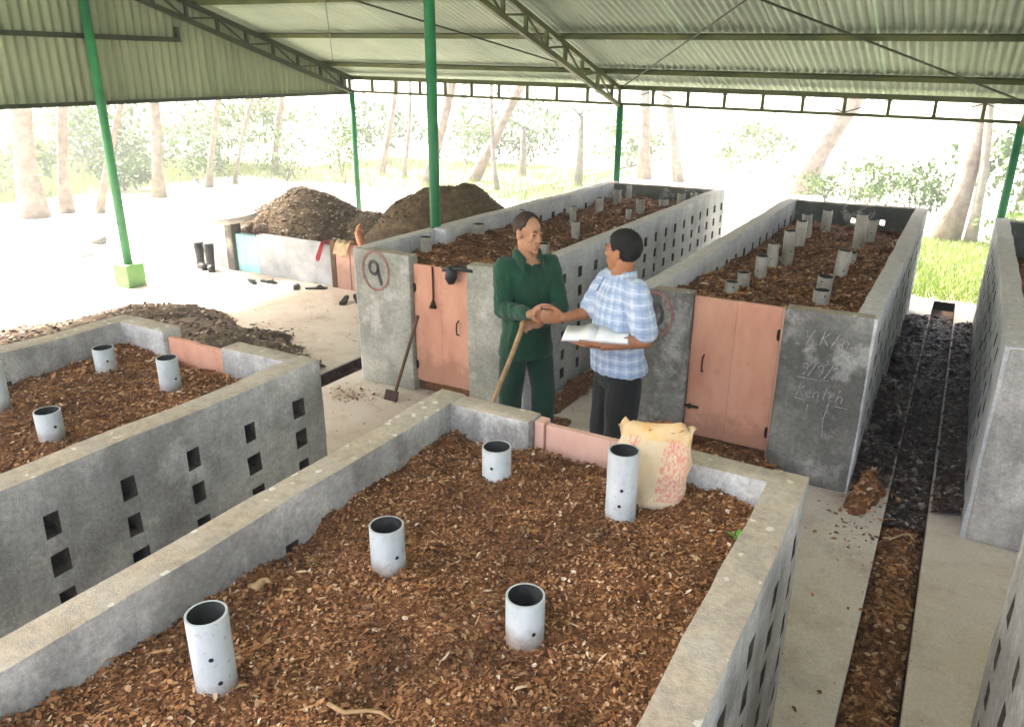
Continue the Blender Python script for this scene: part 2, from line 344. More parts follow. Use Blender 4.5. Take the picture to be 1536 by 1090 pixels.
def wall_mesh(name, L, H, T, holes=(), mt=None, bevel=.016, amp=.006, seed=0., seg=.25):
    """concrete wall, length +X, thickness +Y, height +Z, with square vent openings cut right through"""
    def cuts(total, spans, step):
        c = {0.0, total}
        for a, b in spans: c.add(round(a, 4)); c.add(round(b, 4))
        c = sorted(c); out = [c[0]]
        for a, b in zip(c, c[1:]):
            n = max(1, int(round((b - a) / step)))
            out += [a + (b - a) * (i + 1) / n for i in range(n)]
        return out
    xs = cuts(L, [(h[0], h[1]) for h in holes], seg); zs = cuts(H, [(h[2], h[3]) for h in holes], seg)
    inh = lambda x, z: any(h[0] < x < h[1] and h[2] < z < h[3] for h in holes)
    bm = bmesh.new(); nx, nz = len(xs), len(zs)
    f = [[bm.verts.new((x, 0, z)) for z in zs] for x in xs]; b = [[bm.verts.new((x, T, z)) for z in zs] for x in xs]
    solid = [[not inh((xs[i] + xs[i + 1]) / 2, (zs[j] + zs[j + 1]) / 2) for j in range(nz - 1)] for i in range(nx - 1)]
    S = lambda i, j: 0 <= i < nx - 1 and 0 <= j < nz - 1 and solid[i][j]
    for i in range(nx - 1):
        for j in range(nz - 1):
            if not solid[i][j]: continue
            bm.faces.new((f[i][j], f[i + 1][j], f[i + 1][j + 1], f[i][j + 1]))
            bm.faces.new((b[i][j + 1], b[i + 1][j + 1], b[i + 1][j], b[i][j]))
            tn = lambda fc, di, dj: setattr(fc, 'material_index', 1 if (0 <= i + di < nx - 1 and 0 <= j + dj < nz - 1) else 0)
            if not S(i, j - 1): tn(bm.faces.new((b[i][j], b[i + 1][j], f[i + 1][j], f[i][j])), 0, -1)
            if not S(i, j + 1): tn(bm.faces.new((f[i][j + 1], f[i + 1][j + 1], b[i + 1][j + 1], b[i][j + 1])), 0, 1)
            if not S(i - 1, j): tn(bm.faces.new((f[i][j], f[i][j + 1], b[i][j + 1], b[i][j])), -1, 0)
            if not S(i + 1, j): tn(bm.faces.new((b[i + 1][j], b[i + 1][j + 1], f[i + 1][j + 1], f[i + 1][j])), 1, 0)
    for v in [v for v in bm.verts if not v.link_faces]: bm.verts.remove(v)
    bm.normal_update()
    es = [e for e in bm.edges if len(e.link_faces) == 2 and e.calc_face_angle() > .8]
    bmesh.ops.bevel(bm, geom=es, offset=bevel, segments=2, affect='EDGES', profile=.55, clamp_overlap=True)
    me = bpy.data.meshes.new(name); bm.to_mesh(me); bm.free()
    if mt: me.materials.append(mt); me.materials.append(M['vent_shade'])
    jitter(me, amp * 1.3, 1.1, seed + 2); jitter(me, amp, 3.5, seed); jitter(me, amp * .7, 14.0, seed + 3)
    me.polygons.foreach_set('use_smooth', [True] * len(me.polygons))
    try: me.set_sharp_from_angle(angle=R(35))
    except Exception: pass
    return me
H = 1.15; T = .12
HZ = [(.905, .995), (.745, .835), (.585, .675), (.425, .515), (.265, .355), (.105, .195)]
def hole_cols(ys, w=.066, zs=HZ):
    out = []
    for y in ys:
        for a, b in zs:
            d = random.uniform(-.007, .007); e = random.uniform(-.006, .006)
            ww = w * random.uniform(.85, 1.15) / 2
            out.append((y - ww, y + ww, a, b))
    return out
def place_wall(name, bin_, x, y, axis, L, holes=(), mt=None, h=H, t=T, seed=0.):
    me = wall_mesh(name, L, h, t, holes, mt or M['conc'], seed=seed)
    o = obj(name, me, None, bin_)
    if axis == 'y': o.rotation_euler = (0, 0, R(90)); o.location = Vector((x + t, y, 0)) - bin_.location   # thickness towards -X -> shift
    else: o.location = Vector((x, y, 0)) - bin_.location
    return o

# ------------------------------------------------------------------ ground, floor and drains
def rect_grid(x0, x1, y0, y1, nx, ny, zf):
    X, Y = np.meshgrid(np.linspace(x0, x1, nx), np.linspace(y0, y1, ny)); Z = zf(X, Y)
    i = np.arange(nx * ny).reshape(ny, nx)
    return np.stack([X, Y, Z], 2).reshape(-1, 3), np.stack([i[:-1, :-1], i[:-1, 1:], i[1:, 1:], i[1:, :-1]], 2).reshape(-1, 4)
SX0, SX1, SY0, SY1 = -8.98, 9.0, -3.0, 10.25
Vs, Fs, off = [], [], 0
def gz(X, Y):
    d = np.maximum(np.maximum(SX0 - X, X - SX1), np.maximum(SY0 - Y, Y - SY1)); d = np.maximum(d, 0)
    return -.015 + np.minimum(d / 6, 1) * .05 * np.sin(X * .6) * np.cos(Y * .45) + np.maximum(d - 60, 0) * .004
for (a, b, c, d, n, m_) in ((-400, SX0, -400, 600, 60, 90), (SX1, 400, -400, 600, 40, 60), (SX0, SX1, SY1, 600, 24, 90), (SX0, SX1, -400, SY0, 20, 40)):
    V, F = rect_grid(a, b, c, d, n, m_, gz); Vs.append(V); Fs.append(F + off); off += len(V)
V, F = rect_grid(SX0, SX1, SY0, SY1, 2, 2, lambda X, Y: X * 0 - .16); Vs.append(V); Fs.append(F + off)
struct(obj('ground', mesh_np('ground', np.concatenate(Vs), np.concatenate(Fs), [M['ground']], sm=True)))
DR = [(-4.625, -4.40), (-.066, .165)]
for i, (a, b) in enumerate(((SX0, DR[0][0]), (DR[0][1], DR[1][0]), (DR[1][1], SX1))):
    me = wall_mesh('floor', b - a, .15, SY1 - SY0, (), M['floor'], bevel=.010, amp=.005, seed=i * 5., seg=.8)
    o = struct(obj('floor', me)); o.location = (a, SY0, -.15)
for i, (a, b) in enumerate(DR):
    bm = bmesh.new(); n = 40
    for j in range(n):
        y0 = SY0 + (SY1 - SY0) * j / n; y1 = SY0 + (SY1 - SY0) * (j + 1) / n
        for (xa, za), (xb, zb) in (((a + .003, -.012), (a + .003, -.12)), ((a + .003, -.12), (b - .003, -.12)), ((b - .003, -.12), (b - .003, -.012))):
            bm.faces.new([bm.verts.new(q) for q in ((xa, y0, za), (xb, y0, zb), (xb, y1, zb), (xa, y1, za))])
    bmesh.ops.remove_doubles(bm, verts=bm.verts, dist=1e-4)
    struct(obj('drain_channel', bm, M['soil']))

# ------------------------------------------------------------------ shed: posts, trusses, purlins, corrugated sheets
shed = empty('open_shed', (-4.16, 5.75, 0))
tag(shed, 'open shed with green steel posts and pale corrugated metal roof over the bins', 'shed')
def child(name, bm, m, par=None, sm=False):
    """world-space mesh parented under the shed (or one of its parts)"""
    par = par or shed
    o = obj(name, bm, m, par); root = Vector(shed.location)
    if par is shed: o.location = -root
    return o
TX = -.0235; SLOPE = .29
def rz(x, y, n=0.0): return 2.40 + TX * (x + 4.2) + SLOPE * (10.02 - y) + n
XP = (-8.83, -4.16, .415, 4.9)
# posts
def post(x, y, z0, z1, w=.1):
    bm = bmesh.new(); tube(bm, [(x, y, z0), (x, y, (z0 + z1) / 2), (x, y, z1)], w / 2, 14); return child('post', bm, M['green'])
p1 = post(-8.83, 5.72, .2, rz(-8.83, 5.72, -.2), .105); p1['label'] = 'leftmost green post standing on a light green concrete block'
bm = bmesh.new(); box(bm, (-8.83, 5.72, .135), (.27, .25, .29), None, .012); child('post_block', bm, M['greenbox'])
p2 = post(-4.176, 5.80, 0.0, rz(-4.16, 5.8, -.2), .098); p2['label'] = 'tall green post rising from the wall of bin nine'
for x in XP[:3]:
    post(x, 10.06, -.01, 2.17 + TX * (x + 4.2), .088)
# eave truss along the back
bm = bmesh.new(); y = 10.02
et = None
bar(bm, (-9.05, y, rz(-9.05, y, -.24)), (9.0, y, rz(9.0, y, -.24)), .045, .035)
bar(bm, (-9.05, y, rz(-9.05, y, -.035)), (9.0, y, rz(9.0, y, -.035)), .07, .06)
et = child('eave_truss', bm, M['steel'])
xs = [-8.83 + i * .467 for i in range(39)]
for i, x in enumerate(xs):
    bm = bmesh.new(); bar(bm, (x, y, rz(x, y, -.225)), (x, y, rz(x, y, -.06)), .04, .035, (1, 0, 0)); child('web_bar', bm, M['steel'], et)
    if i and xs[i] > -4.3:
        bm = bmesh.new(); a, b = (xs[i - 1], x) if i % 2 else (x, xs[i - 1])
        tube(bm, [(a, y, rz(a, y, -.22)), (b, y, rz(b, y, -.065))], .006, 6); child('web_rod', bm, M['steel'], et)
# rafter trusses
def rafter(x, dark):
    m_ = M['steel_dark'] if dark else M['steel']
    bm = bmesh.new()
    P = lambda y, n: (x, y, rz(x, y, n))
    bar(bm, P(10.0, -.26), P(-1.2, -.26), .055, .045, (1, 0, 0)); bar(bm, P(10.0, -.055), P(-1.2, -.055), .055, .045, (1, 0, 0))
    t = child('rafter_truss', bm, m_)
    ys = [9.75 - i * .46 for i in range(24)]
    for i, yy in enumerate(ys):
        bm = bmesh.new(); bar(bm, P(yy, -.245), P(yy, -.07), .042, .034, (1, 0, 0)); child('web_bar', bm, m_, t)
        if i:
            bm = bmesh.new(); a, b = (ys[i - 1], yy) if i % 2 else (yy, ys[i - 1])
            bar(bm, P(a, -.24), P(b, -.075), .022, .018, (1, 0, 0)); child('web_bar', bm, m_, t)
    return t
rafter(-8.74, True); rafter(-4.16, False); rafter(.415, False); rafter(4.95, False)
# purlins
for yy in (9.47, 8.28, 7.17, 6.05, 4.95, 3.85, 2.75, 1.65, .55, -.6):
    bm = bmesh.new(); bar(bm, (-9.0, yy, rz(-9.0, yy, .0)), (9.0, yy, rz(9.0, yy, .0)), .05, .062, (0, 1, SLOPE)); child('purlin', bm, M['steel'])
# diagonal brace rods under the purlins
for a, b, r in (((.40, 10.0), (-3.9, 4.6), .011), ((-4.05, 9.9), (-.2, 5.2), .009), ((-4.5, 9.15), (-8.5, 4.0), .010), ((-8.4, 9.2), (-5.2, 5.6), .006)):
    bm = bmesh.new(); tube(bm, [(a[0], a[1], rz(a[0], a[1], -.045)), (b[0], b[1], rz(b[0], b[1], -.045))], r, 8); child('brace_rod', bm, M['steel_dark'])
# roof sheets
def corr(width, length, period=.078, amp=.010):
    n = int(width / period) * 8; V = []; F = []
    for i in range(n + 1):
        x = width * i / n; z = amp * math.sin(2 * math.pi * x / period)
        V += [(x, 0, z), (x, -length, z)]
    for i in range(n): F.append((2 * i, 2 * i + 1, 2 * i + 3, 2 * i + 2))
    return mesh_np('roof_sheet', V, F, [M['roof']], sm=True)
SLN = math.sqrt(1 + SLOPE ** 2)
sheet = corr(.936, 3.0 * SLN)
for r_ in range(4):
    for c_ in range(20):
        x = -9.15 + c_ * .908; yy = 10.42 - r_ * 2.9
        o = bpy.data.objects.new('roof_sheet', sheet); COL.objects.link(o); o.parent = shed
        ex = Vector((1, 0, TX)).normalized(); ey = Vector((0, 1, -SLOPE)).normalized(); ez = ex.cross(ey).normalized(); ey = ez.cross(ex)
        mtx = Matrix((ex, ey, ez)).transposed().to_4x4()
        mtx.translation = Vector((x, yy, rz(x, yy, .047 + .004 * (c_ % 2) + .005 * (r_ % 2)))) - shed.location
        o.matrix_local = mtx
# gable cladding
def gable_sheet(y0, y1, x, zb, period=.11, amp=.017):
    n = 8 * 8; V = []; F = []
    for i in range(n + 1):
        yy = y0 + (y1 - y0) * i / n; a = amp * math.sin(2 * math.pi * (yy - y0) / period)
        V += [(x + a, yy, zb + .017 * (yy - 9.74)), (x + a, yy, rz(x, yy, .03))]
    for i in range(n): F.append((2 * i, 2 * i + 1, 2 * i + 3, 2 * i + 2))
    return mesh_np('gable_sheet', V, F, [M['gable']], sm=True)
yy = 10.1; i = 0
while yy > -1.2:
    child('gable_sheet', gable_sheet(yy - .9, yy, -8.97 - .004 * (i % 2), 2.245), None); yy -= .88; i += 1
bm = bmesh.new(); bar(bm, (-8.94, 10.1, 2.24), (-8.94, -1.2, 2.24 - .017 * 11.3), .05, .045); child('gable_trim', bm, M['steel_dark'])
bm = bmesh.new(); bar(bm, (-8.925, 6.98, 2.90), (-8.925, -1.0, 2.82), .06, .055); bar(bm, (-8.925, 6.96, 2.88), (-8.925, 6.96, 3.05), .05, .05, (1, 0, 0)); child('girt', bm, M['steel_dark'])

# ------------------------------------------------------------------ compost bins
def door(bin_, x0, x1, y, z0, z1, nplank, m_, th=.03, tilt=0):
    d0 = Vector(((x0 + x1) / 2, y, z0)) - bin_.location
    bm = bmesh.new()
    for z in (z0 + .15, z1 - .15): box2(bm, (x0 + .01, y + th, z - .035), (x1 - .01, y + th + .022, z + .035), .003)
    d = obj('door', bm, m_, bin_); d.location = -Vector(bin_.location)
    wd = (x1 - x0) / nplank
    for i in range(nplank):
        bm = bmesh.new(); e = random.uniform(-.0015, .0015)
        box2(bm, (x0 + i * wd + .0005, y + e, z0 + random.uniform(-.004, .004)), (x0 + (i + 1) * wd - .0005, y + th + e - .001, z1 + random.uniform(-.003, .003)), .0012)
        obj('plank', bm, m_, d)
    return d
def fitting(par, name, bm, m_):
    return obj(name, bm, m_, par)
def make_bin(name, label, x0, x1, yf, yb, piers, ys_holes, front_far=True, mats=None, back_holes=(), group='compost bins'):
    """bin with long vented side walls, an end with two piers and a door, and a plain end"""
    b = empty(name, ((x0 + x1) / 2, (yf + yb) / 2, 0)); tag(b, label, 'compost bin', group)
    m = dict(left=M['conc'], right=M['conc'], pier=M['conc'], back=M['conc'], pier2=None); m.update(mats or {})
    y0, y1 = min(yf, yb), max(yf, yb)
    hl = hole_cols([v - y0 for v in ys_holes if y0 + .1 < v < y1 - .1])
    place_wall('side_wall', b, x0, y0, 'y', y1 - y0, hl, m['left'], seed=x0)
    hr = hole_cols([v - y0 for v in ys_holes if y0 + .1 < v < y1 - .1])
    place_wall('side_wall', b, x1 - T, y0, 'y', y1 - y0, hr, m['right'], seed=x1 + 4)
    yend = yf - .010 if yf < yb else yf - T + .008
    ydoor = yf + .035 if yf < yb else yf - .065
    pr = []
    for i, (a, c) in enumerate(piers):
        pr.append(place_wall('end_pier', b, a, yend, 'x', c - a, (), (m['pier2'] if (i and m['pier2']) else m['pier']), h=H - .003, seed=a * 3))
    ybk = yb - T if yf < yb else yb
    place_wall('end_wall', b, x0 + T - .02, ybk, 'x', x1 - x0 - 2 * T + .04, back_holes, m['back'], h=H - .004, seed=x0 * 2)
    return b, pr, ydoor
COLS_NEAR = [2.42 - .3 * i for i in range(13)]
COLS_FAR = [5.08 + .3 * i for i in range(17)]
# N: the bin in the foreground
bN, pN, yd = make_bin('compost_bin', 'grey concrete compost bin in the foreground with the yellow sack inside', -1.839, -.280, 2.569, -1.6, ((-1.74, -1.335), (-.72, -.38)), COLS_NEAR)
dN = door(bN, -1.285, -.725, yd, .10, 1.135, 2, M['door_pale'])
bm = bmesh.new(); box2(bm, (-1.333, yd - .012, .02), (-1.290, yd + .05, 1.146), .006); obj('door_jamb', bm, M['door_pale'], bN).location = -Vector(bN.location)
# D: left bin
bD, pD, yd = make_bin('compost_bin', 'grey concrete compost bin at left with four white pipes and square vent holes', -4.109, -2.581, 2.583, -1.6, ((-4.01, -3.62), (-3.165, -2.68)), COLS_NEAR)
dD = door(bD, -3.615, -3.17, yd - .02, .15, 1.11, 2, M['door'])
# B: bin nine
bB, pB, yd = make_bin('compost_bin', 'concrete compost bin marked 9 behind the man in green', -4.236, -2.630, 4.728, 10.0, ((-4.225, -3.665), (-3.125, -2.645)), COLS_FAR,
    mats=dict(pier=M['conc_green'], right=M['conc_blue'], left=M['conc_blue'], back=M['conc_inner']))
dB = door(bB, -3.66, -3.13, yd, .10, 1.075, 2, M['door'])
# C
bC, pC, yd = make_bin('compost_bin', 'concrete compost bin with chalk writing beside its salmon door', -1.780, -.293, 4.747, 9.608, ((-1.77, -1.392), (-.812, -.305)), COLS_FAR,
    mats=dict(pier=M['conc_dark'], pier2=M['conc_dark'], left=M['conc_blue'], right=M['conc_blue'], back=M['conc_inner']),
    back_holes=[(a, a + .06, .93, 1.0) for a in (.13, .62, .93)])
dC = door(bC, -1.385, -.828, yd, .155, 1.13, 2, M['door'])
bm = bmesh.new(); box2(bm, (-.826, yd - .01, .10), (-.812, yd + .04, 1.135), .003); obj('door_jamb', bm, M['door_pale'], bC).location = -Vector(bC.location)
# E and F: bins at the right edge
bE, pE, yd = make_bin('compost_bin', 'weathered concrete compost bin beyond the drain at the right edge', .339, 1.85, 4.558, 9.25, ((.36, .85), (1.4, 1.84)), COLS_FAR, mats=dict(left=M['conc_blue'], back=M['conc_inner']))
door(bE, .855, 1.395, yd, .12, 1.1, 4, M['door'])
bF, pF, yd = make_bin('compost_bin', 'vented corner of a concrete compost bin at the lower right edge', .352, 1.88, 2.57, -1.6, ((.40, .9), (1.4, 1.84)), [2.40 - .3 * i for i in range(13)])
door(bF, .905, 1.395, yd, .12, 1.1, 4, M['door'])

# door fittings
def fit_on(d, bin_, items):
    for nm, bm, m_ in items: obj(nm, bm, m_, d)
def latch(x, y, z, L=.09):
    bm = bmesh.new(); box2(bm, (x, y - .014, z - .008), (x + L, y + .004, z + .008), .002); box2(bm, (x + L * .3, y - .02, z - .016), (x + L * .5, y + .004, z + .016), .002); return bm
def hinge(x, y, z, h=.07):
    bm = bmesh.new(); tube(bm, [(x, y - .006, z), (x, y - .006, z + h)], .008, 8); box2(bm, (x - .012, y - .005, z + .01), (x + .012, y + .003, z + h - .01), .001); return bm
def pull(x, y, z, h=.12):
    bm = bmesh.new(); tube(bm, [(x, y + .004, z), (x, y - .03, z + .015), (x, y - .034, z + h / 2), (x, y - .03, z + h - .015), (x, y + .004, z + h)], .006, 8); return bm
yC = 4.747 + .035; fit_on(dC, bC, [('latch', latch(-1.395, yC, .36, .10), M['iron']), ('pull_handle', pull(-1.29, yC, .62), M['iron']), ('hinge', hinge(-.835, yC, .25), M['iron']), ('hinge', hinge(-.835, yC, .92), M['iron'])])
yB = 4.728 + .035; fit_on(dB, bB, [('pull_handle', pull(-3.235, yB, .55), M['iron']), ('hinge', hinge(-3.65, yB, .2), M['iron']), ('hinge', hinge(-3.65, yB, .85), M['iron'])])
bm = bmesh.new(); tube(bm, [(-3.47, yB - .006, 1.075), (-3.465, yB - .010, .95), (-3.468, yB - .010, .80)], .007, 6); tube(bm, [(-3.468, yB - .01, .80), (-3.47, yB - .012, .745)], [.012, .034], 8); obj('strap_hook', bm, M['iron'], dB)

# painted numbers and chalk marks
def circle_pts(cx, cz, rx, rzz, n=40, a0=0, a1=360): return [(cx + rx * math.cos(R(a0 + (a1 - a0) * i / n)), cz + rzz * math.sin(R(a0 + (a1 - a0) * i / n))) for i in range(n + 1)]
def paint(par, bin_, name, strokes, wid, y, m_):
    bm = bmesh.new()
    for s in strokes: ribbon(bm, s, wid, lambda u, v, n: (u, y - .016 - n, v))
    o = obj(name, bm, m_, par)
    o.matrix_parent_inverse = Matrix.Translation(-(Vector(bin_.location) + Vector(par.location)))
    return o
paint(pB[0], bB, 'painted_ring', [circle_pts(-4.005, .985, .135, .158)], .017, 4.728, M['redpaint'])
paint(pB[0], bB, 'painted_number', [circle_pts(-4.02, 1.01, .043, .052), [(-3.977, 1.0), (-3.968, .95), (-3.955, .90), (-3.95, .87)]], .026, 4.728, M['darkpaint'])
paint(pC[0], bC, 'painted_ring', [circle_pts(-1.645, .98, .135, .150)], .016, 4.747, M['redpaint'])
paint(pC[0], bC, 'painted_number', [[(-1.70, 1.05), (-1.70, .91)], circle_pts(-1.615, .98, .033, .068)], .028, 4.747, M['darkpaint'])
def ch(strokes, ox, oz, s, sl=.15): return [[(ox + (u + v * sl) * s, oz + v * s) for u, v in st] for st in strokes]
CH = []
nine = [[(.45, .75), (.25, .95), (.05, .75), (.2, .55), (.45, .7), (.42, .3), (.25, 0)]]
slash = [[(0, -.1), (.35, 1.0)]]
two = [[(0, .75), (.2, .95), (.42, .75), (.1, .2), (0, .05), (.5, .05)]]
six = [[(.4, .95), (.1, .5), (.05, .2), (.25, 0), (.45, .2), (.3, .42), (.1, .3)]]
kk = [[(.05, 1), (0, 0)], [(.45, .95), (.08, .5), (.5, 0)]]
ee = [[(0, .3), (.35, .38), (.3, .58), (.08, .5), (.02, .2), (.2, 0), (.4, .12)]]
nn = [[(0, .55), (.02, 0)], [(.02, .4), (.2, .58), (.35, .4), (.35, 0)]]
tt = [[(.18, .95), (.12, .1), (.3, 0)], [(-.02, .62), (.4, .66)]]
hh = [[(.05, 1), (0, 0)], [(.02, .35), (.2, .55), (.36, .35), (.36, 0)]]
vv = [[(0, .9), (.22, 0), (.5, 1)]]
for gl, ox in ((nine, -.675), (slash, -.625), (nine, -.585), (slash, -.530), (two, -.495), (six, -.435)): CH += ch(gl, ox, .745, .082)
for gl, ox in ((kk, -.675), (ee, -.625), (nn, -.580), (tt, -.530), (ee, -.490), (hh, -.445)): CH += ch(gl, ox, .60, .085)
for gl, ox in ((vv, -.675), (kk, -.58), (slash, -.52), (nn, -.46)): CH += ch(gl, ox, .95, .085)
CH += [[(-.69, .725), (-.60, .722), (-.50, .728)], [(-.69, .585), (-.62, .58)], [(-.60, .555), (-.605, .50), (-.61, .45)], [(-.48, .60), (-.50, .47), (-.49, .35)], [(-.45, .575), (-.37, .57)], [(-.53, .86), (-.51, .83)]]
for st_ in CH: paint(pC[1], bC, 'chalk_stroke', [st_], .0055, 4.747, M['chalk'])

# compost in the bins
def stuffbed(o, label): return tag(o, label, 'compost', 'compost beds', 'stuff')
zN = lambda X, Y: 1.018 + .02 * np.sin(X * 2.1 + Y) + .015 * np.cos(Y * 2.7)
o = litter_bed('compost', -1.722, -.398, .2, 2.452, zN, 92000, .004, .021, [M['bedsoil'], M['chips']], step=.025, rough=.034, seed=3., block=True)
stuffbed(o, 'brown leaf compost filling the foreground bin')
o = litter_bed('compost', -1.722, -.398, -1.5, .2, zN, 3000, .01, .04, [M['bedsoil'], M['chips']], step=.06, seed=3.5, block=True)
stuffbed(o, 'brown leaf compost in the near end of the foreground bin')
o = litter_bed('compost', -3.99, -2.698, -1.5, 2.466, lambda X, Y: .985 + .02 * np.sin(X * 2 + Y), 42000, .006, .026, [M['bedsoil'], M['chips']], step=.04, rough=.03, seed=5., dens=lambda u: np.sqrt(u), block=True)
stuffbed(o, 'brown leaf compost in the left bin with four pipes')
o = litter_bed('compost', -4.118, -2.748, 4.80, 9.885, lambda X, Y: 1.0 + .03 * np.sin(X * 3 + Y * 1.3) - .012 * (Y - 5), 22000, .015, .055, [M['bedsoil'], M['chips']], step=.06, rough=.04, seed=8., dens=lambda u: u ** 1.3, block=True)
stuffbed(o, 'brown leaf compost in the bin marked 9')
o = litter_bed('compost', -1.662, -.411, 4.82, 9.49, lambda X, Y: 1.005 + .03 * np.sin(X * 3 + Y * 1.3) - .025 * (Y - 5), 24000, .014, .055, [M['bedsoil'], M['chips']], step=.06, rough=.04, seed=12., dens=lambda u: u ** 1.3, block=True)
stuffbed(o, 'brown leaf compost in the bin with chalk writing')
for (a, b, c, d, nm) in ((.457, 1.73, 4.68, 9.13, 'far right bin beyond the drain'), (.472, 1.76, -1.5, 2.44, 'lower right edge bin')):
    o = litter_bed('compost', a, b, c, d, lambda X, Y: .8 + 0 * X, 2500, .02, .06, [M['bedsoil'], M['chips']], step=.12, seed=a, block=True); stuffbed(o, 'brown compost low inside the ' + nm)

# ------------------------------------------------------------------ pvc aeration pipes
def pipe(x, y, z0, z1, r, label, holes=(), tilt=(0, 0), m_='pvc', group='white pipes in the near bins'):
    h = z1 - z0 + .12; bm = bmesh.new(); seg = 28; wt = .006
    def ring(rr, z): return [bm.verts.new((rr * math.cos(2 * math.pi * j / seg), rr * math.sin(2 * math.pi * j / seg), z)) for j in range(seg)]
    o0, o1, i1, i0 = ring(r, 0), ring(r, h), ring(r - wt, h), ring(r - wt, .10)
    for a, b, mi in ((o0, o1, 0), (o1, i1, 0), (i1, i0, 1)):
        for j in range(seg):
            f = bm.faces.new((a[j], a[(j + 1) % seg], b[(j + 1) % seg], b[j])); f.smooth = (mi != 0 or a is o0); f.material_index = mi
    f = bm.faces.new(list(reversed(i0))); f.material_index = 1
    o = obj('vent_pipe', bm, [M[m_], M['pipe_in']]); o.location = (x, y, z0 - .12); o.rotation_euler = (tilt[0], tilt[1], 0)
    for az, zz in holes:
        bm = bmesh.new(); n = 12; d = Vector((math.cos(az), math.sin(az), 0)); s = Vector((-d.y, d.x, 0))
        bm.faces.new([bm.verts.new(d * (r + .0012) + s * .0062 * math.cos(2 * math.pi * j / n) + Vector((0, 0, zz + .12 + .0062 * math.sin(2 * math.pi * j / n)))) for j in range(n)])
        obj('drilled_hole', bm, M['black'], o)
    tag(o, label, 'pipe', group); return o
def az_to_cam(x, y, off=0): return math.atan2(-y, -x) + off
def P(x, y, z1, r, label, hs=(), **kw): return pipe(x, y, 1.0, z1, r, label, [(az_to_cam(x, y, a), z) for a, z in hs], **kw)
P(-1.325, 2.185, 1.165, .0545, 'white pipe nearest the far corner of the foreground bin', [(-.35, .10)])
P(-1.354, 1.576, 1.15, .054, 'white pipe in the middle left of the foreground bin', [(.5, .06)])
P(-.83, 1.517, 1.13, .054, 'short white pipe in the centre of the foreground bin', [(.45, .04)])
P(-.828, 2.19, 1.275, .053, 'tallest white pipe, beside the yellow sack in the foreground bin', [(.0, .15), (-.1, .09), (-.12, .03)])
P(-1.407, .958, 1.22, .0505, 'nearest white pipe at the lower left of the foreground bin', [(-.1, .12), (.15, .045)])
P(-3.677, 2.164, 1.14, .051, 'white pipe nearest the far left corner of the left bin', [(.2, .08), (.3, .03)])
P(-3.217, 2.199, 1.16, .050, 'white pipe in front of the door of the left bin', [(.55, .06)])
P(-3.179, 1.581, 1.12, .052, 'short white pipe nearest the front in the left bin', [(.35, .06)])
P(-3.688, 1.631, 1.22, .052, 'white pipe cut by the left edge of the picture', [(.4, .15)])
for i, (x, y, z1, r, lb) in enumerate(((-1.36, 5.52, 1.12, .058, 'grey pipe nearest the door at the left in the chalk-marked bin'), (-1.32, 5.83, 1.14, .054, 'second grey pipe from the door in the left row, chalk-marked bin'),
    (-1.30, 6.29, 1.18, .055, 'third grey pipe from the door in the left row, chalk-marked bin'), (-1.29, 6.81, 1.18, .055, 'fourth grey pipe from the door in the left row, chalk-marked bin'),
    (-1.22, 7.0, 1.28, .056, 'tall grey pipe midway in the left row of the chalk-marked bin'), (-1.28, 7.76, 1.25, .058, 'sixth grey pipe from the door in the left row, chalk-marked bin'),
    (-1.27, 8.27, 1.24, .058, 'grey pipe second from the back wall in the left row, chalk-marked bin'), (-1.22, 8.75, 1.23, .058, 'grey pipe nearest the back wall in the left row, chalk-marked bin'),
    (-.81, 6.08, 1.11, .066, 'second grey pipe from the front in the right row, chalk-marked bin'), (-.75, 5.62, 1.05, .066, 'shortest grey pipe, nearest the front in the right row of the chalk-marked bin'),
    (-.77, 6.48, 1.25, .060, 'third grey pipe from the front in the right row, chalk-marked bin'), (-.75, 7.13, 1.10, .057, 'short grey pipe midway in the right row of the chalk-marked bin'),
    (-.74, 7.81, 1.34, .058, 'tallest grey pipe in the right row of the chalk-marked bin'), (-.70, 8.39, 1.22, .055, 'grey pipe nearest the back wall in the right row, chalk-marked bin'))):
    pipe(x + random.uniform(-.045, .045), y, .95, max(z1 - .055, 1.07), r * .86, lb, [(az_to_cam(x, y, random.uniform(-.6, .6)), random.uniform(.05, .1))], (random.uniform(-.09, .09), random.uniform(-.07, .07)), 'pvc_old', 'grey pipes in the far bins')
for i, (x, y, z1, r, lb) in enumerate(((-4.01, 5.40, 1.15, .058, 'grey pipe at the front corner of bin 9 below the green post'), (-4.02, 6.30, 1.13, .060, 'short grey pipe just behind the green post in bin 9'),
    (-3.93, 7.0, 1.18, .04, 'thin grey pipe right behind the head of the man in green'), (-3.65, 7.65, 1.15, .04, 'slim grey pipe in the middle of bin 9'), (-3.25, 6.86, 1.14, .045, 'grey pipe near the right wall midway in bin 9'),
    (-3.10, 5.9, 1.10, .06, 'short grey pipe behind the shoulder of the man in green'),
    (-3.73, 8.52, 1.14, .05, 'grey pipe towards the back left of bin 9'), (-3.82, 9.28, 1.14, .055, 'grey pipe below the rear green post in bin 9'), (-3.82, 9.70, 1.15, .04, 'grey pipe in the back left corner of bin 9'),
    (-3.27, 8.69, 1.14, .055, 'grey pipe towards the back right of bin 9'), (-3.21, 8.17, 1.09, .035, 'thin grey pipe near the right wall at the back of bin 9'), (-3.23, 9.40, 1.05, .065, 'low wide grey pipe near the back wall of bin 9'),
    (-3.10, 9.66, 1.10, .055, 'grey pipe in the back right corner of bin 9'), (-2.95, 9.72, 1.11, .04, 'thin grey pipe against the back right corner of bin 9'))):
    pipe(x, y, .95, z1, r * .92, lb, (), (random.uniform(-.05, .05), random.uniform(-.04, .04)), 'pvc_old', 'grey pipes in the far bins')
bm = bmesh.new(); box(bm, (-4.075, 5.80, 1.02), (.14, .16, .30), None, .015)
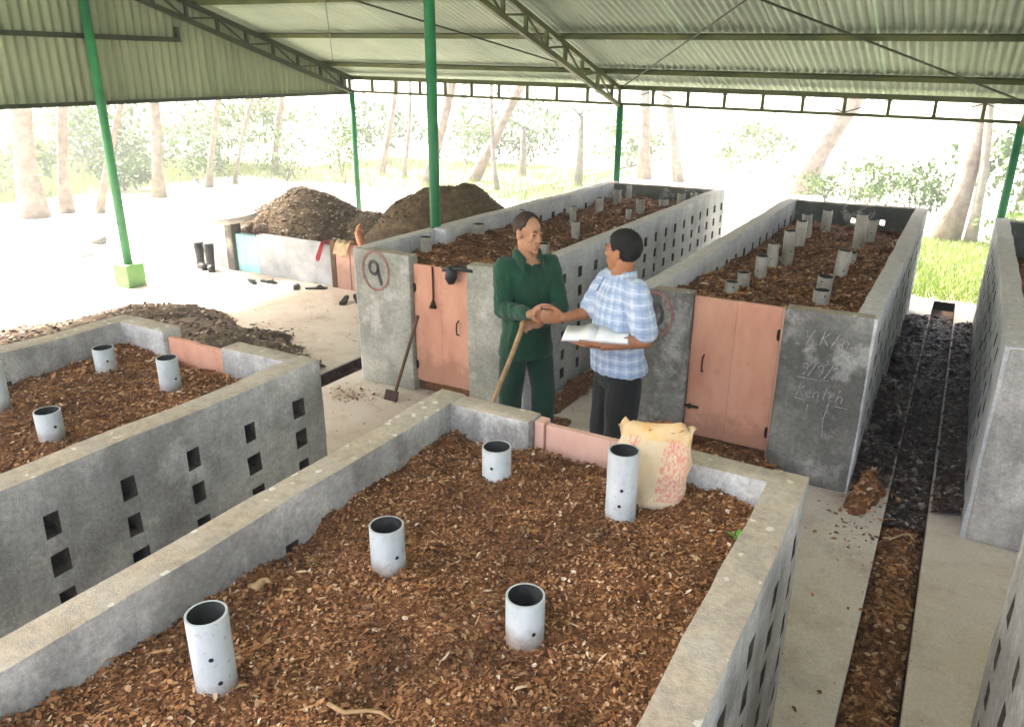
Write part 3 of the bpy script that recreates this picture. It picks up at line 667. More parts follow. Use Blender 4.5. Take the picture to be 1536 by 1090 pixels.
tag(obj('concrete_block', bm, M['conc_blue']), 'pale concrete block at the foot of the tall green post inside bin 9', 'block')

# ------------------------------------------------------------------ heaps, low walls and litter
def heap(name, label, cat, cx, cy, rx, ry, hfun, x0, x1, y0, y1, nchips, smin, smax, msoil, mchip, seed, step=.06, rough=.04):
    o = litter_bed(name, x0, x1, y0, y1, hfun, nchips, smin, smax, [msoil, mchip], step, rough, seed)
    me = o.data; nf = len(me.polygons); mi = np.zeros(nf, np.int32); me.polygons.foreach_get('material_index', mi)
    bm = bmesh.new(); bm.from_mesh(me)
    b2 = bm.copy()
    bmesh.ops.delete(bm, geom=[f for f in bm.faces if f.material_index == 1], context='FACES')
    bmesh.ops.delete(b2, geom=[f for f in b2.faces if f.material_index == 0], context='FACES')
    bm.to_mesh(me); m2 = bpy.data.meshes.new('loose_chips'); b2.to_mesh(m2); bm.free(); b2.free()
    for m_ in (msoil, mchip): m2.materials.append(m_)
    c = obj('loose_chips', m2, None, o); c['kind'] = 'stuff'
    tag(o, label, cat); return o
def cone(X, Y, cx, cy, rx, ry, h, p=1.25):
    d = np.sqrt(((X - cx) / rx) ** 2 + ((Y - cy) / ry) ** 2) * (1 + .22 * np.sin(3 * np.arctan2(Y - cy, X - cx) + cx * 7) + .14 * np.sin(7 * np.arctan2(Y - cy, X - cx) + cy * 5)) if rx < .9 and h < .25 else np.sqrt(((X - cx) / rx) ** 2 + ((Y - cy) / ry) ** 2); return h * np.clip(1 - d ** p, -.12, 1)
heap('compost_heap', 'grey brown heap of dry leaf litter behind the low cyan and grey wall', 'heap', 0, 0, 0, 0,
     lambda X, Y: np.maximum(np.maximum(cone(X, Y, -8.05, 8.05, 1.75, 1.6, 1.04), cone(X, Y, -7.1, 8.3, 1.6, 1.4, .74)), np.where(Y > 7.1, .32, -.2) * (X > -8.35) * (X < -6.3) * (Y < 8.3) - .05), -9.6, -6.0, 7.02, 9.9, 15000, .015, .06, M['heapsoil'], M['chips_grey'], 21.)
heap('compost_heap', 'taller olive brown heap of fine compost behind the tall green post', 'heap', 0, 0, 0, 0,
     lambda X, Y: np.maximum(cone(X, Y, -5.62, 8.02, 1.5, 1.2, 1.19, 2.0), cone(X, Y, -5.35, 8.1, 1.1, 1.2, 1.22, 1.7)), -7.2, -4.66, 7.0, 9.8, 15000, .012, .045, M['heapsoil'], M['chips_olive'], 25.)
heap('leaf_bank', 'low bank of dark leaf litter on the floor behind the left bin', 'leaf pile', 0, 0, 0, 0,
     lambda X, Y: np.maximum(np.maximum(cone(X, Y, -6.9, 4.35, .85, 1.1, .28, 2.2), cone(X, Y, -6.0, 4.5, 1.15, .55, .26, 2.2)), np.maximum(cone(X, Y, -5.5, 4.62, .75, .45, .2, 2), cone(X, Y, -7.3, 3.2, .8, 1.6, .26, 2.2))), -8.2, -4.7, 1.6, 5.5, 14000, .015, .06, M['heapsoil'], mat_chips('bank_chips', [(0, (.05, .03, .02)), (.45, (.15, .09, .06)), (.8, (.30, .21, .15)), (1, (.55, .45, .37))]), 31., rough=.03)

lw = empty('low_wall', (-7.5, 6.98, 0)); tag(lw, 'low concrete retaining wall with a cyan painted panel in front of the heap', 'wall')
def lwbox(name, a, b, m_, bev=.01):
    bm = bmesh.new(); box2(bm, a, b, bev); bmesh.ops.subdivide_edges(bm, edges=bm.edges[:], cuts=1); o = obj(name, bm, m_, lw); o.location = -Vector(lw.location); return o
lwbox('wall_panel', (-7.92, 6.98, -.01), (-6.62, 7.08, .53), M['grime'])
lwbox('cyan_panel', (-8.33, 6.985, -.01), (-7.923, 7.075, .50), M['cyan'])
lwbox('pillar', (-8.47, 6.93, -.01), (-8.335, 7.10, .66), M['conc_dark'])
lwbox('white_panel', (-9.35, 6.99, -.01), (-8.473, 7.07, .52), M['plaster'])
lwbox('kerb', (-11.2, 7.25, -.05), (-9.352, 7.40, .20), M['plaster'])
lwbox('wooden_jamb', (-6.615, 6.95, -.01), (-6.53, 7.10, .60), M['wood_brown'])
lwbox('pink_board', (-6.525, 6.95, -.01), (-6.30, 6.99, .58), M['door_pale'])
for q_ in range(6): lwbox('pink_board', (-6.297 + q_ * .25, 6.955 + .003 * (q_ % 2), -.01), (-6.05 + q_ * .25, 6.995 + .003 * (q_ % 2), .57 - .012 * (q_ % 3)), M['door_pale'])
bm = bmesh.new()
pr = [(.0, .30), (.02, .34), (.06, .37), (.085, .36), (.07, .30), (.05, .22)]
rings = []
for z, r_ in pr: rings.append([bm.verts.new((r_ * math.cos(t) * (1 + .06 * math.sin(3 * t)), r_ * .72 * math.sin(t), z)) for t in [2 * math.pi * j / 22 for j in range(22)]])
for a, b in zip(rings, rings[1:]):
    for j in range(22): bm.faces.new((a[j], a[(j + 1) % 22], b[(j + 1) % 22], b[j]))
bm.faces.new(list(reversed(rings[0]))); bm.faces.new(rings[-1])
o = obj('stone_basin', bm, M['conc']); o.location = (-8.38, 6.98, .66); o.rotation_euler = (R(4), R(-5), .3); tag(o, 'shallow grey stone basin lying on the short pillar beside the heap', 'basin')
bm = bmesh.new(); box(bm, (0, 0, .07), (1.3, .3, .16), None, .03); jm = obj('kerb_block', bm, M['plaster']); jm.location = (-11.6, 6.35, -.02); jm.rotation_euler = (0, 0, .25); tag(jm, 'pale kerb block lying on the bright ground at far left', 'kerb')
def rock(loc, s, label, m_, seed):
    bm = bmesh.new(); bmesh.ops.create_icosphere(bm, subdivisions=3, radius=1)
    for v in bm.verts:
        v.co = Vector((v.co.x * s[0], v.co.y * s[1], v.co.z * s[2])) * (1 + .35 * noise.noise(v.co * 1.4 + Vector((seed, 0, 0))))
    o = obj('stone', bm, m_); smooth(o); o.location = loc; tag(o, label, 'stone'); return o
rock((-11.7, 7.15, .05), (.16, .1, .08), 'small dark stone on the bright ground left of the first post', M['conc_dark'], 3)

# wet litter by the drain, spilt compost, fallen leaves
def stufft(o, label, cat='leaf litter'): return tag(o, label, cat, None, 'stuff')
stufft(litter_bed('wet_litter', -.292, -.078, 4.9, 9.3, lambda X, Y: (.30 - .30 * (X + .292) / .22) * (.55 + .45 * np.sin(Y * 5.2)) * np.clip((Y - 4.8) * 1.6, 0, 1) * np.clip((9.4 - Y) / 1.2, 0, 1) * .8 + .012, 5200, .02, .07, [M['soil'], M['chips_dark']], .035, .03, 41.), 'black wet leaf litter heaped between the chalk-marked bin and the drain')
stufft(litter_bed('wet_litter', .178, .338, 4.75, 9.2, lambda X, Y: .02 + .05 * (X - .178) / .16 + 0 * Y, 2600, .02, .06, [M['soil'], M['chips_dark']], .035, .02, 43.), 'black wet leaf litter on the ledge right of the drain')
stufft(litter_bed('wet_litter', -.062, .161, 4.6, 9.8, lambda X, Y: -.075 + .0 * X + .02 * np.sin(Y * 3), 3400, .02, .06, [M['soil'], M['chips_dark']], .04, .015, 45.), 'black wet leaf litter lying in the far length of the drain')
stufft(litter_bed('drain_litter', -.062, .161, -1.0, 4.6, lambda X, Y: -.095 + .03 * np.cos((X - .05) * 18) + .012 * np.sin(Y * 4), 6500, .01, .05, [M['bedsoil'], M['chips']], .03, .025, 47.), 'brown soil and leaf bits in the near length of the drain')
stufft(litter_bed('drain_litter', -4.62, -4.405, 2.0, 9.8, lambda X, Y: -.09 + 0 * X, 900, .01, .05, [M['soil'], M['chips_dark']], .06, .015, 48.), 'dark soil in the narrow drain left of bin 9')
def spill(name, label, cx, cy, rx, ry, h, n, seed, mats=None):
    o = litter_bed(name, cx - rx, cx + rx, cy - ry, cy + ry, lambda X, Y: (lambda c_: np.where(c_ <= .004, -.06, c_ + .004))(cone(X, Y, cx, cy, rx * .92, ry * .92, h, 1.6)), n, .012, .05, mats or [M['bedsoil'], M['chips']], .03, .012, seed); stufft(o, label, 'leaf litter')
spill('spilt_compost', 'brown compost spilt under the salmon door of the chalk-marked bin', -1.1, 4.70, .42, .16, .16, 1300, 51.)
spill('spilt_compost', 'brown compost spilt beside the legs of the man in green', -2.47, 4.55, .30, .28, .10, 900, 53.)
spill('spilt_compost', 'brown litter against the vented wall of bin 9 behind the men', -2.52, 5.5, .12, .8, .07, 900, 55.)
spill('spilt_compost', 'dark soil at the foot of the chalk-marked pier by the drain', -.185, 4.85, .105, .45, .09, 900, 59., [M['bedsoil'], M['chips']])
n = 1500; Pn = np.stack([rng.uniform(-8.5, .35, n), rng.uniform(1.0, 7.0, n), np.full(n, .006)], 1)
Pn[:220, 0] = rng.normal(-4.05, .16, 220); Pn[:220, 1] = rng.normal(4.42, .09, 220); Pn[220:420, 0] = rng.normal(-.2, .1, 200); Pn[220:420, 1] = rng.normal(4.4, .25, 200)
V, Tt = chip_arrays(Pn, .008, .04, .2); stufft(obj('fallen_leaves', mesh_np('fallen_leaves', V, Tt, [M['chips']])), 'small dry leaves scattered over the concrete floor')

# ------------------------------------------------------------------ small things
def boot(loc, rz_, label, lean=0):
    b = empty('rubber_boot', loc); b.rotation_euler = (lean, 0, rz_); tag(b, label, 'boot', 'rubber boots')
    bm = bmesh.new()
    sec = [(.0, .0, .055, .05), (.06, .0, .054, .05), (.14, .0, .055, .052), (.25, -.005, .064, .060), (.34, -.008, .070, .064)]
    tube(bm, [(0, -s[1], s[0] + .02) for s in sec], [s[2] for s in sec], 14); obj('shaft', bm, M['rubber'], b)
    bm = bmesh.new(); tube(bm, [(0, .04, .05), (0, -.02, .055), (0, -.09, .05), (0, -.15, .042), (0, -.185, .035)], [.045, .055, .052, .048, .025], 12); obj('foot', bm, M['rubber'], b)
    bm = bmesh.new(); box(bm, (0, -.06, .011), (.09, .25, .022), None, .01); obj('sole', bm, M['rubber'], b)
boot((-8.86, 6.80, 0), 1.2, 'left one of the pair of black rubber boots against the white wall')
boot((-8.66, 6.80, 0), .9, 'right one of the pair of black rubber boots against the white wall')
def sandal(loc, rz_, label, tilt=0):
    pts = [(.028, -.12), (.042, -.07), (.040, 0), (.032, .06), (.030, .11), (.018, .135), (0, .14), (-.02, .13), (-.03, .1), (-.032, .05), (-.038, 0), (-.036, -.07), (-.022, -.12), (0, -.135)]
    bm = bmesh.new(); lo = [bm.verts.new((x, y, 0)) for x, y in pts]; hi = [bm.verts.new((x, y, .018)) for x, y in pts]
    bm.faces.new(list(reversed(lo))); bm.faces.new(hi)
    for j in range(len(pts)): bm.faces.new((lo[j], lo[(j + 1) % len(pts)], hi[(j + 1) % len(pts)], hi[j]))
    o = obj('sandal', bm, M['rubber']); o.location = loc; o.rotation_euler = (tilt, 0, rz_)
    bm = bmesh.new(); tube(bm, [(.038, -.0, .015), (.028, -.045, .04), (0, -.08, .022), (-.028, -.045, .04), (-.036, 0, .015)], .008, 6); obj('strap', bm, M['rubber'], o)
    tag(o, label, 'sandal', 'sandals on the floor')
sandal((-7.66, 6.60, .004), 1.1, 'dark flip flop lying left of its pair in front of the cyan panel')
sandal((-7.46, 6.70, .004), 1.6, 'dark flip flop lying right of its pair in front of the cyan panel')
sandal((-6.98, 6.70, .004), .7, 'dark sandal by the grey wall, left of two')
sandal((-6.72, 6.78, .004), 2.2, 'dark sandal by the grey wall, right of two')
sandal((-5.99, 6.46, .01), .4, 'black sandal propped beside the pier marked 9, nearer one', .3)
sandal((-5.88, 6.58, .01), 1.0, 'black sandal propped beside the pier marked 9, farther one', .35)
# cloths on the boards
def cloth(name, label, loc, size, m_, seed, drop=.12):
    n = 14; V = []
    for i in range(n):
        for j in range(n):
            u, v = i / (n - 1) - .5, j / (n - 1) - .5
            z = .035 * noise.noise(Vector((u * 5 + seed, v * 5, seed))) - drop * max(0, abs(v) - .18) ** 1.1 * 3.2 + .02
            V.append((u * size[0] * (1 + .2 * noise.noise(Vector((v * 4, seed, 0)))), v * size[1] * (1 - .5 * max(0, abs(v) - .2)), z))
    F = [(i * n + j, (i + 1) * n + j, (i + 1) * n + j + 1, i * n + j + 1) for i in range(n - 1) for j in range(n - 1)]
    o = obj(name, mesh_np(name, V, F, [m_], sm=True)); o.location = loc; md = o.modifiers.new('thick', 'SOLIDIFY'); md.thickness = .008
    tag(o, label, 'cloth'); return o
def glove(loc, label, m_):
    bm = bmesh.new(); tube(bm, [(0, 0, 0), (0, 0, .07), (0, .01, .14)], [.045, .055, .05], 10, sx=.55)
    for i, a in enumerate((-.032, -.011, .011, .032)):
        tube(bm, [(0, a, .12), (.01, a * 1.3, .17), (.035, a * 1.5, .20 - abs(a))], [.014, .013, .009], 7)
    tube(bm, [(0, .04, .05), (.01, .075, .09), (.02, .085, .12)], [.016, .014, .009], 7)
    me = bpy.data.meshes.new('g'); bm.to_mesh(me); bm.free(); t = bpy.data.objects.new('g', me); COL.objects.link(t)
    md = t.modifiers.new('r', 'REMESH'); md.mode = 'VOXEL'; md.voxel_size = .006
    dg = bpy.context.evaluated_depsgraph_get(); m2 = bpy.data.meshes.new_from_object(t.evaluated_get(dg)); bpy.data.objects.remove(t)
    o = obj('work_glove', m2, m_); m2.materials.clear(); m2.materials.append(m_); smooth(o); o.location = loc; tag(o, label, 'glove'); return o
g = glove((-6.10, 6.97, .55), 'orange work glove stuck upright on the pink boards beside the heap', M['cloth_orange']); g.scale = (1.5,) * 3; g.rotation_euler = (.15, -.2, .5)
cloth('tan_rag', 'tan rag draped over the pink boards beside the brown jamb', (-6.36, 6.97, .58), (.22, .3), M['cloth_tan'], 4., .16)
cloth('red_strap', 'red strap of cloth hanging over the low grey wall', (-6.72, 7.03, .535), (.07, .45), M['cloth_red'], 9., .22)

# iron digging bar leaning on the door of bin nine
bm = bmesh.new(); tube(bm, [(-3.72, 4.52, .015), (-3.65, 4.60, .33), (-3.575, 4.69, .68)], [.014, .013, .014], 10)
t = obj('hoe', bm, M['wood_brown']); tag(t, 'dark handled hoe leaning against the door of the bin marked 9', 'hoe')
bm = bmesh.new(); box(bm, (-3.715, 4.48, .035), (.13, .012, .09), Matrix.Rotation(R(-25), 3, 'X'), .003); obj('blade', bm, M['iron'], t)
# black power tool hooked over the door of bin nine
pt = empty('power_tool', (-3.22, 4.745, 1.075)); tag(pt, 'black handheld power tool hooked over the top of the bin door marked 9', 'tool')
bm = bmesh.new(); tube(bm, [(-.04, -.035, -.10), (-.045, -.035, -.06), (-.04, -.03, -.0), (-.035, -.025, .03)], [.024, .046, .042, .025], 14); obj('motor_housing', bm, M['rubber'], pt)
bm = bmesh.new(); tube(bm, [(-.12, -.03, .0), (-.04, -.03, .02), (.05, -.02, .025), (.15, -.02, .02)], [.014, .022, .02, .015], 10); obj('handle', bm, M['rubber'], pt)
bm = bmesh.new(); tube(bm, [(-.02, -.01, .03), (.0, .03, .05), (.07, .04, .055), (.10, .01, .035)], .006, 6); obj('power_cord', bm, M['rubber'], pt)

# yellow sack in the foreground bin
k = NT('woven_sack'); uvn = k.n('UVMap'); sep = k.n('SeparateXYZ'); k.l(uvn.outputs[0], sep.inputs[0])
c = k.ramp(k.noise(k.objc(), 7, 5, .6), [(.3, (.56, .43, .25)), (.7, (.70, .58, .40))])
u, v_ = sep.outputs[0], sep.outputs[1]
def band(x, a, b): return k.math('MULTIPLY', k.math('GREATER_THAN', x, a), k.math('LESS_THAN', x, b))
brk = k.ramp(k.noise(k.vec(uvn.outputs[0], (38, 16, 1)), 1.0, 3, .8), [(.46, 0), (.54, 1)], 'LINEAR')
b1 = k.math('MULTIPLY', k.math('ADD', band(u, .30, .42), band(u, .55, .86)), band(v_, .22, .88))
c = k.mix(k.math('MULTIPLY', k.math('MULTIPLY', b1, brk), .75), c, (.62, .16, .14))
c = k.mix(k.math('MULTIPLY', k.math('MULTIPLY', band(v_, .86, 1.2), k.ramp(k.noise(k.objc(), 12, 4), [(.35, .3), (.65, 1)])), .7), c, (.66, .36, .07))
k.color(c); k.rough(.55)
wv = k.n('TexWave', Scale=60.0, bands_direction='Z'); k.l(k.objc(), wv.inputs['Vector']); k.bump(k.math('ADD', k.math('MULTIPLY', wv.outputs[1], .2), k.noise(k.objc(), 14, 4)), .5, .012); M['sack'] = k.m
bm = bmesh.new(); uvl = bm.loops.layers.uv.new('UVMap'); nz, na = 16, 32; rows = []
for i in range(nz + 1):
    t_ = i / nz; z = t_ * .355
    wd = .105 + .055 * math.sin(min(1, t_ * 1.25 + .1) * math.pi * .62); dp = .028 + .052 * math.sin(math.pi * min(.95, t_ * .9 + .06))
    if t_ > .72: wd *= 1 - .10 * math.sin((t_ - .72) / .28 * math.pi); dp *= 1 - .35 * (t_ - .72) / .28
    row = []
    for j in range(na):
        a = 2 * math.pi * j / na; ca, sa = math.cos(a), math.sin(a)
        x = wd * math.copysign(abs(ca) ** .7, ca); y = dp * math.copysign(abs(sa) ** .9, sa)
        q = Vector((x * 6, y * 6, z * 7)); x += .012 * noise.noise(q + Vector((5, 0, 0))); y += .034 * noise.noise(q * 1.5) + .010 * math.sin(7 * a + 2) * t_ ** 3; x += .016 * noise.noise(q * 2.2 + Vector((0, 9, 0))) - .035 * t_ * (1 - t_)
        zz = z + ((.055 * noise.noise(Vector((ca * 1.6, sa * 1.6, 3))) - .02 * abs(ca) ) * (t_ - .8) * 5 if t_ > .8 else 0) + (.035 * max(0, x / wd) ** 3 if t_ > .9 else 0)
        if t_ < .12: zz += .03 * max(0, -x / wd)
        row.append(bm.verts.new((x, y + .045 * t_ * t_ + .05 * t_, zz)))
    rows.append(row)
for i in range(nz):
    for j in range(na):
        f = bm.faces.new((rows[i][j], rows[i][(j + 1) % na], rows[i + 1][(j + 1) % na], rows[i + 1][j])); f.smooth = True
        for lp, (ii, jj) in zip(f.loops, ((i, j), (i, j + 1), (i + 1, j + 1), (i + 1, j))):
            fx = (jj / na * 2 - 1) if jj / na >= .5 else 1 - jj / na * 2   # 0..1 across the front half
            lp[uvl].uv = (fx, ii / nz)
bm.faces.new(list(reversed(rows[0])))
sk = obj('sack', bm, M['sack']); sk.location = (-.775, 2.31, 1.0); sk.rotation_euler = (0, R(2), R(10)); sk.scale = (.84, .72, .86); md = sk.modifiers.new('thick', 'SOLIDIFY'); md.thickness = .004
tag(sk, 'yellow woven sack with red print standing against the bin wall beside the tallest pipe', 'sack')
nP = 110; a = rng.uniform(0, 2 * np.pi, nP); rr = np.sqrt(rng.uniform(0, 1, nP))
Pn = np.stack([.03 + rr * np.cos(a) * .09, .085 + rr * np.sin(a) * .03, .33 + .02 * rng.uniform(0, 1, nP) + .025 * (1 - rr)], 1)
V, Tt = chip_arrays(Pn, .03, .06, .3, (.5, .8)); bl = obj('leaf_filling', mesh_np('leaf_filling', V, Tt, [mat_chips('orange_leaves', [(0, (.25, .07, .02)), (.4, (.55, .22, .05)), (.8, (.72, .42, .10)), (1, (.75, .55, .2))])]), None, sk); bl['kind'] = 'stuff'
# little green seedling
sd = empty('seedling', (-.43, 2.20, 1.02)); tag(sd, 'tiny bright green seedling in the corner of the foreground bin', 'seedling')
M['sprout'] = mat_leaf('sprout_leaf', [(0, (.12, .42, .05)), (1, (.2, .55, .08))], .3)
bm = bmesh.new(); tube(bm, [(0, 0, -.02), (.004, 0, .03), (.0, 0, .045)], .002, 6); obj('stem', bm, M['sprout'], sd)
for a in range(4):
    bm = bmesh.new(); d = Vector((math.cos(a * 1.6), math.sin(a * 1.6), .35)); s = Vector((-d.y, d.x, 0)).normalized(); b0 = Vector((0, 0, .042))
    vs = [bm.verts.new(q) for q in (b0, b0 + d * .013 + s * .009, b0 + d * .028 + s * .006, b0 + d * .034, b0 + d * .028 - s * .006, b0 + d * .013 - s * .009)]; bm.faces.new(vs); obj('leaf', bm, M['sprout'], sd)
# thin crooked twigs lying on the compost
for i, (x, y, z, a, L, lb) in enumerate(((-1.02, 1.05, 1.03, .25, .17, 'pale twig lying on the compost near the lower centre'), (-3.75, 6.62, 1.06, .9, .55, 'pale stick lying along the compost of bin 9'), (-1.6, 1.28, 1.03, .9, .06, 'small pale bark scrap beside the left wall of the foreground bin'), (.03, 4.42, -.02, .7, .2, 'bare twig lying across the drain'))):
    d = Vector((math.cos(a), math.sin(a), .03)); s = Vector((-d.y, d.x, 0)); bm = bmesh.new()
    tube(bm, [Vector((x, y, z)) + d * L * t_ + s * .012 * math.sin(t_ * 7) for t_ in (-.5, -.2, .1, .3, .5)], [.006, .007, .006, .005, .003] if L > .1 else [.008, .018, .016, .012, .005], 7, sx=.6)
    tag(obj('twig', bm, M['wood']), lb, 'twig')

# ------------------------------------------------------------------ people
def basis(f):
    f = Vector((f[0], f[1], 0)).normalized(); r = Vector((f.y, -f.x, 0)); return f, r      # facing, the person's right
def capsule(bm, a, b, ra, rb, seg=14, hs=4):
    a, b = Vector(a), Vector(b); d = (b - a).normalized(); pts, rad = [], []
    for i in range(hs): t = math.pi / 2 * (i + .15) / hs; pts.append(a - d * ra * math.cos(t)); rad.append(ra * math.sin(t))
    pts.append(a); rad.append(ra); pts.append((a + b) / 2); rad.append((ra + rb) / 2); pts.append(b); rad.append(rb)
    for i in range(hs): t = math.pi / 2 * (hs - i - .85) / hs; pts.append(b + d * rb * math.cos(t)); rad.append(rb * math.sin(t))
    tube(bm, pts, rad, seg)
def chain(bm, pts, rads):
    for (a, b), (p, q) in zip(zip(pts, pts[1:]), zip(rads, rads[1:])): capsule(bm, a, b, p, q)
def ell(bm, mtx, c, r, sub=3):
    g = bmesh.ops.create_icosphere(bm, subdivisions=sub, radius=1)
    bmesh.ops.transform(bm, matrix=mtx @ Matrix.Translation(c) @ Matrix.Diagonal((*r, 1)), verts=g['verts'])
def loft(bm, rings, seg=28):
    """rings: (centre, half width, half depth, right vector, forward vector)"""
    R_ = []
    for c, hw, hd, rr, ff in rings:
        R_.append([bm.verts.new(Vector(c) + rr * hw * math.copysign(abs(math.cos(t)) ** .85, math.cos(t)) + ff * hd * math.sin(t)) for t in [2 * math.pi * j / seg for j in range(seg)]])
    for a, b in zip(R_, R_[1:]):
        for j in range(seg): bm.faces.new((a[j], a[(j + 1) % seg], b[(j + 1) % seg], b[j]))
    bm.faces.new(list(reversed(R_[0]))); bm.faces.new(R_[-1])
def blob(bm, voxel, sm=3, fac=.5):
    bmesh.ops.recalc_face_normals(bm, faces=bm.faces[:])
    me = bpy.data.meshes.new('tmp'); bm.to_mesh(me); bm.free(); t = bpy.data.objects.new('tmp', me); COL.objects.link(t)
    md = t.modifiers.new('r', 'REMESH'); md.mode = 'VOXEL'; md.voxel_size = voxel
    if sm: ms = t.modifiers.new('s', 'SMOOTH'); ms.iterations = sm; ms.factor = fac
    dg = bpy.context.evaluated_depsgraph_get(); m2 = bpy.data.meshes.new_from_object(t.evaluated_get(dg))
    bpy.data.objects.remove(t); bpy.data.meshes.remove(me)
    m2.polygons.foreach_set('use_smooth', [True] * len(m2.polygons)); return m2
def wrinkle(me, amp, sc_, seed, stretch=(1, 1, .6)):
    n = len(me.vertices); co = np.zeros(n * 3, np.float32); no = np.zeros(n * 3, np.float32)
    me.vertices.foreach_get('co', co); me.vertices.foreach_get('normal', no); co = co.reshape(-1, 3); no = no.reshape(-1, 3)
    Q = co * np.array(stretch) * sc_ + np.array((seed, 0, 0)); d = np.empty(n, np.float32)
    for i, q in enumerate(Q.tolist()):
        q = Vector(q); d[i] = (1 - abs(noise.noise(q + noise.noise_vector(q * .5) * .8)) * 2.4) * .7 + noise.noise(q * 2.3) * .35
    me.vertices.foreach_set('co', (co + no * (amp * d)[:, None]).astype(np.float32).ravel()); me.update()
def hand(bm, wrist, a, n, curls, thumb_curl=.5, s=1.0, spread=.0):
    """wrist, a = forward, n = palm normal; thumb side is up = the remaining axis"""
    a = Vector(a).normalized(); n = Vector(n); n = (n - a * n.dot(a)).normalized(); u = n.cross(a)
    if u.z < 0: u = -u
    w_ = Vector(wrist)
    m_ = Matrix((a, u, n)).transposed().to_4x4(); m_.translation = w_
    ell(bm, m_, (.05 * s, 0, 0), (.056 * s, .041 * s, .019 * s)); ell(bm, m_, (.085 * s, .005 * s, .0), (.028 * s, .041 * s, .016 * s))
    ell(bm, m_, (.035 * s, .022 * s, .012 * s), (.035 * s, .022 * s, .017 * s))
    L = ((.030, .043, .026, .022), (.010, .047, .030, .024), (-.010, .043, .027, .022), (-.030, .034, .021, .019))
    for (off, l1, l2, l3), cu in zip(L, curls):
        p0 = w_ + a * .093 * s + u * off * s; d = a + u * off * spread; d.normalize(); q = [p0]; ang = 0
        for l_, c_ in zip((l1, l2, l3), cu):
            ang += c_; q.append(q[-1] + (d * math.cos(ang) + n * math.sin(ang)) * l_ * s)
        chain(bm, q, [.0098 * s, .0092 * s, .0084 * s, .0072 * s])
    t0 = w_ + a * .028 * s + u * .036 * s + n * .012 * s; t1 = t0 + (a * .75 + u * .55 + n * .2).normalized() * .042 * s
    t2 = t1 + (a * .9 + u * .1 + n * thumb_curl).normalized() * .03 * s; t3 = t2 + (a * .85 - u * .2 + n * thumb_curl).normalized() * .024 * s
    chain(bm, [t0, t1, t2, t3], [.014 * s, .0115 * s, .0105 * s, .008 * s])
def head(bm, mtx, gaunt=0.0):
    E_ = lambda c, r: ell(bm, mtx, c, r)
    E_((0, .016, .030), (.074, .096, .086)); E_((0, -.028, -.028), (.060 - .004 * gaunt, .064, .086)); E_((0, -.044, -.074), (.046 - .004 * gaunt, .046, .036)); E_((0, -.078, -.099), (.021, .018, .017))
    for sx in (-1, 1):
        E_((sx * .038, -.056, -.020), (.020, .024, .020)); E_((sx * .077, .012, -.006), (.011, .021, .033)); E_((sx * .080, .018, .012), (.009, .018, .016)); E_((sx * .031, -.078, .008), (.016, .012, .011))
    P_ = lambda v: mtx @ Vector(v)
    capsule(bm, P_((0, -.086, .018)), P_((0, -.108, -.022)), .009, .0135); capsule(bm, P_((-.013, -.096, -.026)), P_((.013, -.096, -.026)), .0095, .0095)
    capsule(bm, P_((-.036, -.083, .028)), P_((.036, -.083, .028)), .011, .011)
    capsule(bm, P_((-.018, -.090, -.052)), P_((.018, -.090, -.052)), .0085, .0085); capsule(bm, P_((-.015, -.089, -.064)), P_((.015, -.089, -.064)), .009, .009)
def head_parts(person, mtx, base, hairmask, hairmat, skin_lip, thick=.0105, voxel=.005):
    off = Matrix.Translation(-Vector(base)) @ mtx
    pts = []
    for i in range(1500):
        z = 1 - 2 * (i + .5) / 1500; a = i * 2.39996; r_ = math.sqrt(1 - z * z)
        q = Vector((r_ * math.cos(a) * .078, .018 + r_ * math.sin(a) * .100, .032 + z * .090))
        if hairmask(q): pts.append(q)
    b0 = bmesh.new(); bmesh.ops.create_icosphere(b0, subdivisions=1, radius=1); IV = np.array([v.co[:] for v in b0.verts]); IF = np.array([[v.index for v in f_.verts] for f_ in b0.faces]); b0.free()
    VV, FF = [], []
    for i, q in enumerate(pts):
        VV.append(IV * (thick * random.uniform(.75, 1.1)) + np.array((off @ q)[:])); FF.append(IF + i * len(IV))
    hmsh = mesh_np('tmp', np.concatenate(VV), np.concatenate(FF)); bm = bmesh.new(); bm.from_mesh(hmsh); bpy.data.meshes.remove(hmsh)
    me = blob(bm, voxel, 2); wrinkle(me, .003, 60, 3., (1, 1, 1)); me.materials.clear(); me.materials.append(hairmat); obj('hair', me, None, person)
    for sx in (-1, 1):
        bm = bmesh.new(); ell(bm, off, (sx * .031, -.0845, .0085), (.0125, .0075, .0055), 2); obj('eye', bm, M['eye'], person)
        bm = bmesh.new(); P_ = lambda v: off @ Vector(v); tube(bm, [P_((sx * .014, -.0945, .030)), P_((sx * .032, -.0935, .036)), P_((sx * .048, -.083, .030))], [.0035, .0045, .0025], 6); obj('eyebrow', bm, hairmat, person)
    bm = bmesh.new(); tube(bm, [off @ Vector(v) for v in ((-.022, -.093, -.056), (-.008, -.0985, -.0585), (.008, -.0985, -.0585), (.022, -.093, -.056))], .0025, 6); obj('mouth', bm, skin_lip, person)
